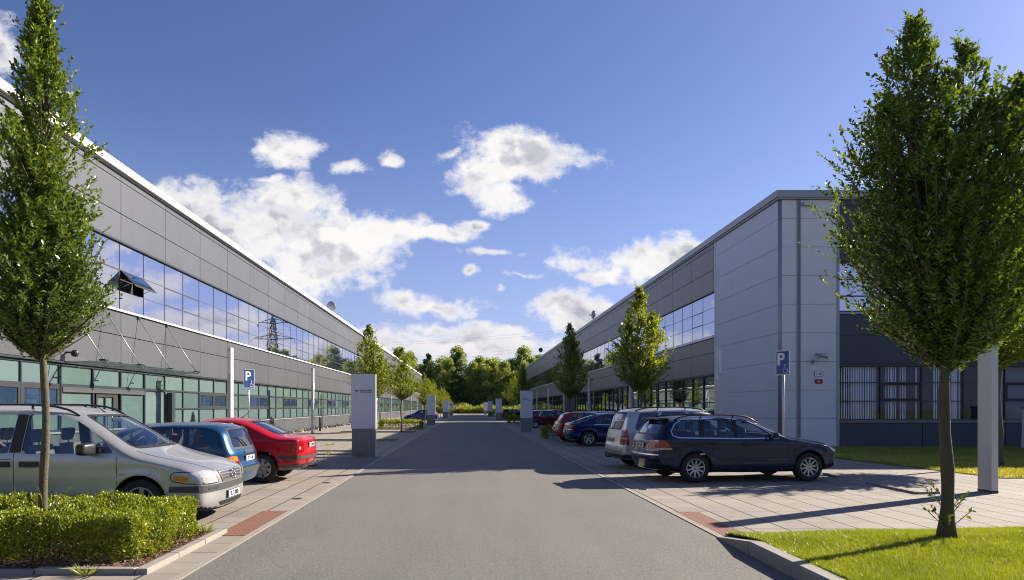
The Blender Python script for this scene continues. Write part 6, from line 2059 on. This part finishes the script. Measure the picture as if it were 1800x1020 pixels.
# blue small hatch-estate
BLU = dict(L=3.95, W=1.62, smooth=4, pow=2.5, umid=2.1, taper=.07, tumble=.30, belt=(.86, .90), wheels=(.74, 3.14), wr=.285, zsill=.27, zunder=.25,
    top=[(0.0, .48, .3), (.02, .62, .3), (.12, .69, .2), (.5, .80, .12), (1.0, .90, .12), (1.1, .93, .14), (1.70, 1.27, .15), (1.95, 1.345, .12), (2.6, 1.375, .11), (3.3, 1.36, .11), (3.56, 1.32, .12), (3.66, 1.24, .13), (3.80, .90, .14), (3.86, .82, .16), (3.88, .66, .2), (3.95, .58, .22), (3.95, .48, .26)],
    bot=[(0, .48, .3), (.02, .34, .26), (.12, .24, .16), (.5, .2, .1), (2.0, .2, .08), (3.5, .21, .1), (3.88, .27, .16), (3.95, .48, .26)],
    cabin=[(1.28, .40), (1.26, .86), (1.5, 1.02), (1.82, 1.22), (2.1, 1.28), (3.3, 1.29), (3.54, 1.24), (3.66, .95), (3.70, .8), (3.6, .40)],
    side_windows=[[(1.50, .90), (1.90, 1.16), (2.05, 1.235), (2.22, 1.26), (2.24, .89)], [(2.32, .89), (2.30, 1.265), (2.92, 1.27), (2.96, .895)], [(3.04, .90), (3.0, 1.27), (3.26, 1.255), (3.42, .91)]],
    windscreen=(.60, .52, .95, 1.27), rear_window=(.58, .50, .90, 1.25),
    doors=[[(1.22, .86), (1.24, .3)], [(2.27, 1.27), (2.28, .3)], [(2.98, 1.27), (2.98, .7)], [(1.24, .3), (2.8, .3)]],
    handles=[(2.08, .78), (2.80, .78)], black_mirror=True, mirror=(1.58, .92), spokes=7, wstyle='cover',
    headlights=[([(.40, .56), (.70, .56), (.72, .66), (.42, .66)], 'F', 'lens_clear', .007)],
    taillights=[([(.50, .57), (.74, .57), (.74, .665), (.50, .665)], 'B', 'lens_red', .008), ([(.52, .67), (.74, .67), (.73, .765), (.56, .765)], 'B', 'lens_orange', .008), ([(3.68, .57), (3.83, .57), (3.82, .665), (3.68, .665)], 'S', 'lens_red', .008), ([(3.68, .67), (3.81, .67), (3.79, .765), (3.70, .765)], 'S', 'lens_orange', .008)],
    patches=[('bumper_strip', [(-.76, .475), (.76, .475), (.76, .55), (-.76, .55)], 'B', 'trim', .008), ('plate_lamp', [(-.26, .79), (.20, .79), (.20, .835), (-.26, .835)], 'B', 'dark_seal', .012)],
    plates=[('B', .70, 'TP 11-84')], seats=[2.0, 2.75], dash=(1.38, .90), rear_wiper=1)
# red saloon
RED = dict(L=4.56, W=1.78, smooth=4, pow=2.3, umid=2.35, taper=.09, tumble=.45, belt=(.84, .93), wheels=(.90, 3.62), wr=.318, zsill=.24, zunder=.22,
    top=[(0.0, .48, .38), (.04, .60, .34), (.15, .67, .24), (.6, .80, .12), (1.2, .91, .12), (1.35, .95, .14), (2.0, 1.32, .16), (2.30, 1.405, .12), (2.75, 1.425, .11), (3.15, 1.39, .12), (3.45, 1.29, .15), (3.95, 1.045, .14), (4.06, 1.02, .10), (4.38, 1.005, .08), (4.47, .965, .10), (4.51, .74, .18), (4.56, .62, .28), (4.56, .5, .3)],
    bot=[(0, .48, .38), (.03, .34, .3), (.14, .22, .18), (.6, .185, .1), (2.3, .18, .08), (4.0, .22, .1), (4.46, .30, .2), (4.56, .5, .3)],
    cabin=[(1.46, .40), (1.44, .88), (1.75, 1.08), (2.08, 1.27), (2.35, 1.335), (2.8, 1.345), (3.15, 1.30), (3.45, 1.17), (3.75, .99), (3.75, .40)],
    side_windows=[[(1.74, .93), (2.12, 1.19), (2.34, 1.29), (2.56, 1.32), (2.58, .925)], [(2.66, .925), (2.64, 1.32), (2.95, 1.305), (3.20, 1.235), (3.30, 1.14), (3.36, .98), (3.28, .935)]],
    windscreen=(.64, .53, .965, 1.33), rear_window=(.60, .50, 1.055, 1.335),
    doors=[[(1.40, .9), (1.42, .26)], [(2.62, 1.33), (2.62, .26)], [(3.34, .93), (3.30, .66), (3.26, .5)], [(1.42, .26), (3.2, .26)], [(3.32, 1.2), (3.42, .96)]],
    handles=[(2.42, .80), (3.14, .83)], mirror=(1.80, .96), spokes=8, wstyle='cover',
    headlights=[([(.42, .56), (.72, .56), (.76, .66), (.44, .66)], 'F', 'lens_clear', .007)],
    taillights=[([(.58, .66), (.78, .66), (.77, .93), (.62, .93)], 'B', 'lens_red', .006), ([(4.28, .66), (4.48, .66), (4.45, .93), (4.32, .93)], 'S', 'lens_red', .006), ([(.70, .72), (.77, .72), (.77, .79), (.70, .79)], 'B', 'lens_smoke', .010)],
    patches=[('bumper_strip', [(-.8, .52), (.8, .52), (.8, .585), (-.8, .585)], 'B', 'trim', .008), ('bumper_strip', [(4.0, .52), (4.50, .52), (4.50, .585), (4.0, .585)], 'S', 'trim', .008), ('bumper_lip', [(3.98, .26), (4.40, .28), (4.42, .40), (3.98, .36)], 'S', 'trim', .005), ('bumper_lip', [(-.8, .28), (.8, .28), (.8, .40), (-.8, .40)], 'B', 'trim', .005)],
    rub=(1.5, 3.2, .52, .05, 'trim'), plates=[('B', .80, '1P2 4908')], seats=[2.3, 2.85], dash=(1.55, .94), towbar=True, antenna=2.9)
# navy liftback
LIFT = dict(RED); LIFT.update(L=4.50, spokes=5, wstyle='twin', towbar=False, rub=None, antenna=None,
    top=[(0.0, .48, .38), (.04, .60, .34), (.15, .67, .24), (.6, .80, .12), (1.15, .91, .12), (1.3, .95, .14), (1.95, 1.32, .16), (2.25, 1.41, .12), (2.7, 1.43, .11), (3.1, 1.385, .12), (3.5, 1.26, .15), (4.05, 1.055, .15), (4.20, 1.01, .12), (4.36, .985, .12), (4.42, .93, .16), (4.46, .72, .22), (4.50, .62, .28), (4.50, .5, .3)],
    bot=[(0, .48, .38), (.03, .34, .3), (.14, .22, .18), (.6, .185, .1), (2.3, .18, .08), (3.95, .22, .1), (4.40, .29, .2), (4.50, .5, .3)],
    cabin=[(1.42, .40), (1.40, .88), (1.7, 1.08), (2.03, 1.27), (2.3, 1.335), (2.75, 1.345), (3.1, 1.30), (3.5, 1.15), (3.85, 1.0), (3.85, .40)],
    rear_window=(.58, .48, 1.06, 1.34), plates=[('B', .62, None)],
    taillights=[([(.46, .76), (.78, .76), (.78, .93), (.50, .93)], 'B', 'lens_red', .006), ([(4.22, .76), (4.42, .76), (4.40, .93), (4.24, .93)], 'S', 'lens_red', .006)],
    chrome_line=[(1.70, .915), (2.6, .912), (3.40, .925)], patches=[('bumper_trim', [(-.78, .70), (.78, .70), (.78, .725), (-.78, .725)], 'B', 'chrome', .007)])
# small hatchback
HAT = dict(L=3.95, W=1.66, smooth=4, pow=2.4, umid=2.1, taper=.08, tumble=.36, belt=(.86, .93), wheels=(.76, 3.22), wr=.30, zsill=.26, zunder=.24,
    top=[(0.0, .48, .34), (.03, .60, .3), (.13, .69, .22), (.5, .82, .13), (.95, .93, .13), (1.05, .96, .14), (1.7, 1.34, .15), (1.95, 1.415, .12), (2.5, 1.445, .11), (3.2, 1.42, .11), (3.5, 1.36, .12), (3.72, 1.06, .15), (3.82, .92, .18), (3.90, .72, .22), (3.95, .60, .26), (3.95, .48, .3)],
    bot=[(0, .48, .34), (.03, .34, .28), (.13, .23, .17), (.5, .2, .1), (2.0, .19, .08), (3.5, .21, .1), (3.86, .28, .17), (3.95, .48, .3)],
    cabin=[(1.25, .40), (1.24, .88), (1.5, 1.08), (1.80, 1.28), (2.05, 1.345), (3.2, 1.35), (3.46, 1.28), (3.62, 1.0), (3.68, .85), (3.55, .40)],
    side_windows=[[(1.48, .94), (1.86, 1.22), (2.05, 1.31), (2.22, 1.335), (2.24, .93)], [(2.32, .93), (2.30, 1.34), (2.86, 1.335), (2.96, .945)], [(3.03, .95), (2.94, 1.33), (3.18, 1.30), (3.36, 1.0)]],
    windscreen=(.62, .52, .98, 1.34), rear_window=(.58, .50, 1.0, 1.34),
    doors=[[(1.22, .9), (1.26, .28)], [(2.27, 1.34), (2.28, .28)], [(2.99, .95), (2.92, .62)], [(1.26, .28), (2.85, .28)]],
    handles=[(2.08, .80), (2.78, .82)], mirror=(1.54, .97), spokes=7, wstyle='cover',
    headlights=[([(.40, .58), (.70, .58), (.74, .68), (.44, .68)], 'F', 'lens_clear', .007), ([(.16, .58), (.36, .60), (.46, .70), (.2, .68)], 'S', 'lens_clear', .007)],
    taillights=[([(.56, .74), (.76, .74), (.74, .96), (.60, .96)], 'B', 'lens_red', .006), ([(3.66, .74), (3.86, .74), (3.78, .96), (3.68, .96)], 'S', 'lens_red', .006)],
    plates=[('B', .66, None)], seats=[2.0, 2.75], dash=(1.34, .95), rear_wiper=1)

RZ = math.pi
def scale_u(sp, k):
    q = dict(sp)
    for key in ('top', 'bot'): q[key] = [(a * k, b_, c_) for a, b_, c_ in sp[key]]
    for key in ('cabin', 'chrome_line'): q[key] = [(a * k, b_) for a, b_ in sp[key]]
    for key in ('side_windows', 'doors', 'pillar'): q[key] = [[(a * k, b_) for a, b_ in pl] for pl in sp[key]]
    q['handles'] = [(a * k, b_) for a, b_ in sp['handles']]; q['mirror'] = (sp['mirror'][0] * k, sp['mirror'][1])
    for key in ('headlights', 'taillights'): q[key] = [([(a * k, b_) for a, b_ in p_], s_, m_, o_) if s_ == 'S' else (p_, s_, m_, o_) for p_, s_, m_, o_ in sp[key]]
    q['patches'] = [(n_, [(a * k, b_) for a, b_ in p_], s_, m_, o_) if s_ == 'S' else (n_, p_, s_, m_, o_) for n_, p_, s_, m_, o_ in sp['patches']]
    q['rails'] = (sp['rails'][0] * k, sp['rails'][1] * k, sp['rails'][2]); q['seats'] = [a * k for a in sp['seats']]; q['dash'] = (sp['dash'][0] * k, sp['dash'][1])
    q['wheels'] = tuple(a * k for a in sp['wheels']); q['L'] = sp['L'] * k; q['umid'] = sp['umid'] * k; q['spoiler'] = (sp['spoiler'][0] * k, sp['spoiler'][1])
    return q
EST['chrome_line'] = [(a, b_ + (.012 if b_ < 1.03 else 0)) for a, b_ in EST['chrome_line']]
EST = scale_u(EST, .968)
# left bays
make_car(VAN, 'people_carrier', 'silver people carrier with black roof rails parked nose to the road behind the hedge', (-3.57 - VAN['L'] / 2, 10.36), R(0), M['p_silver'], 'minivan', 'cars parked on the left of the road')
make_car(BLU, 'small_hatchback', 'mid-blue boxy hatchback parked tail to the road between the silver and red cars', (-4.08 - BLU['L'] / 2, 12.95), RZ, M['p_blue'], 'car', 'cars parked on the left of the road')
make_car(RED, 'saloon_car', 'bright red saloon with orange parcel on its rear shelf, parked tail to the road', (-3.56 - RED['L'] / 2, 15.72), RZ, M['p_red'], 'car', 'cars parked on the left of the road')
ra = R(8)
def rear_at(x, y, L, a):   # car whose tail centre is at x,y and nose points +X turned by a
    return (x + math.cos(a) * L / 2, y + math.sin(a) * L / 2)
gR = 'cars parked on the right of the road'
make_car(EST, 'estate_car', 'dark navy estate car with chrome window line, nearest of the right hand row', rear_at(3.86, 15.58, EST['L'], R(6.5)), R(6.5), M['p_navy'], 'car', gR)
make_car(MPV, 'people_carrier', 'silver people carrier parked behind the dark estate, tail lights upright', rear_at(3.86, 18.75, MPV['L'], R(4)), R(4), M['p_silver2'], 'minivan', gR)
make_car(LIFT, 'liftback_car', 'navy blue liftback with star-spoke wheels, third from the front in the right row', rear_at(4.15, 29.5, LIFT['L'], R(3)), R(3), M['p_navy2'], 'car', gR, detail=1)
hat_r = make_car(HAT, 'small_hatchback', 'light red hatchback whose tail shows past the navy liftback', rear_at(4.05, 32.6, HAT['L'], R(2)), R(2), M['p_red2'], 'car', gR, detail=1)
far1 = make_car(HAT, 'small_hatchback', 'dark red hatchback right behind the first right sign pylon', rear_at(4.55, 54.3, HAT['L'], 0), 0, M['p_darkred'], 'car', gR, detail=1)
far2 = make_car(HAT, 'small_hatchback', 'black hatchback far down the right side beyond the low hedge', rear_at(4.5, 95.5, HAT['L'], 0), 0, M['p_black'], 'car', gR, detail=1)
blu2 = make_car(HAT, 'small_hatchback', 'small royal blue hatchback by the second left pylon, nose to the left hall', (-5.22, 75.6), RZ, M['p_royal'], 'car', 'cars parked on the left of the road', detail=1)
c = copy_tree(far2); c.location = (-5.6, 84.5, 0); c.rotation_euler = (0, 0, RZ); c['label'] = 'black hatchback just past the second left pylon'; c['group'] = 'cars parked on the left of the road'
for (x, y, lab) in ((8.2, 38.4, 'black hatchback parked close to the right hall, its roof over the navy liftback'), (8.3, 62.5, 'black hatchback close to the right hall behind the dark red hatchback')):
    c = copy_tree(far2); c.location = (x, y, 0); c['label'] = lab
# orange parcel on the red saloon's rear shelf
root = empty('parcel', (-4.62, 15.45, 0.985), .2); tag(root, 'small orange box lying on the red saloon rear shelf', 'box')
M['orange_card'] = simple('orange card', (0.55, 0.12, 0.04), 0.7)
b = MB(); b.bbox(-.1, .1, -.14, .14, 0, .12, M['orange_card'], .006); b.build('box', root)
b = MB(); b.box(-.05, .05, -.08, .08, .1205, .122, M['plate']); b.build('label_patch', root)
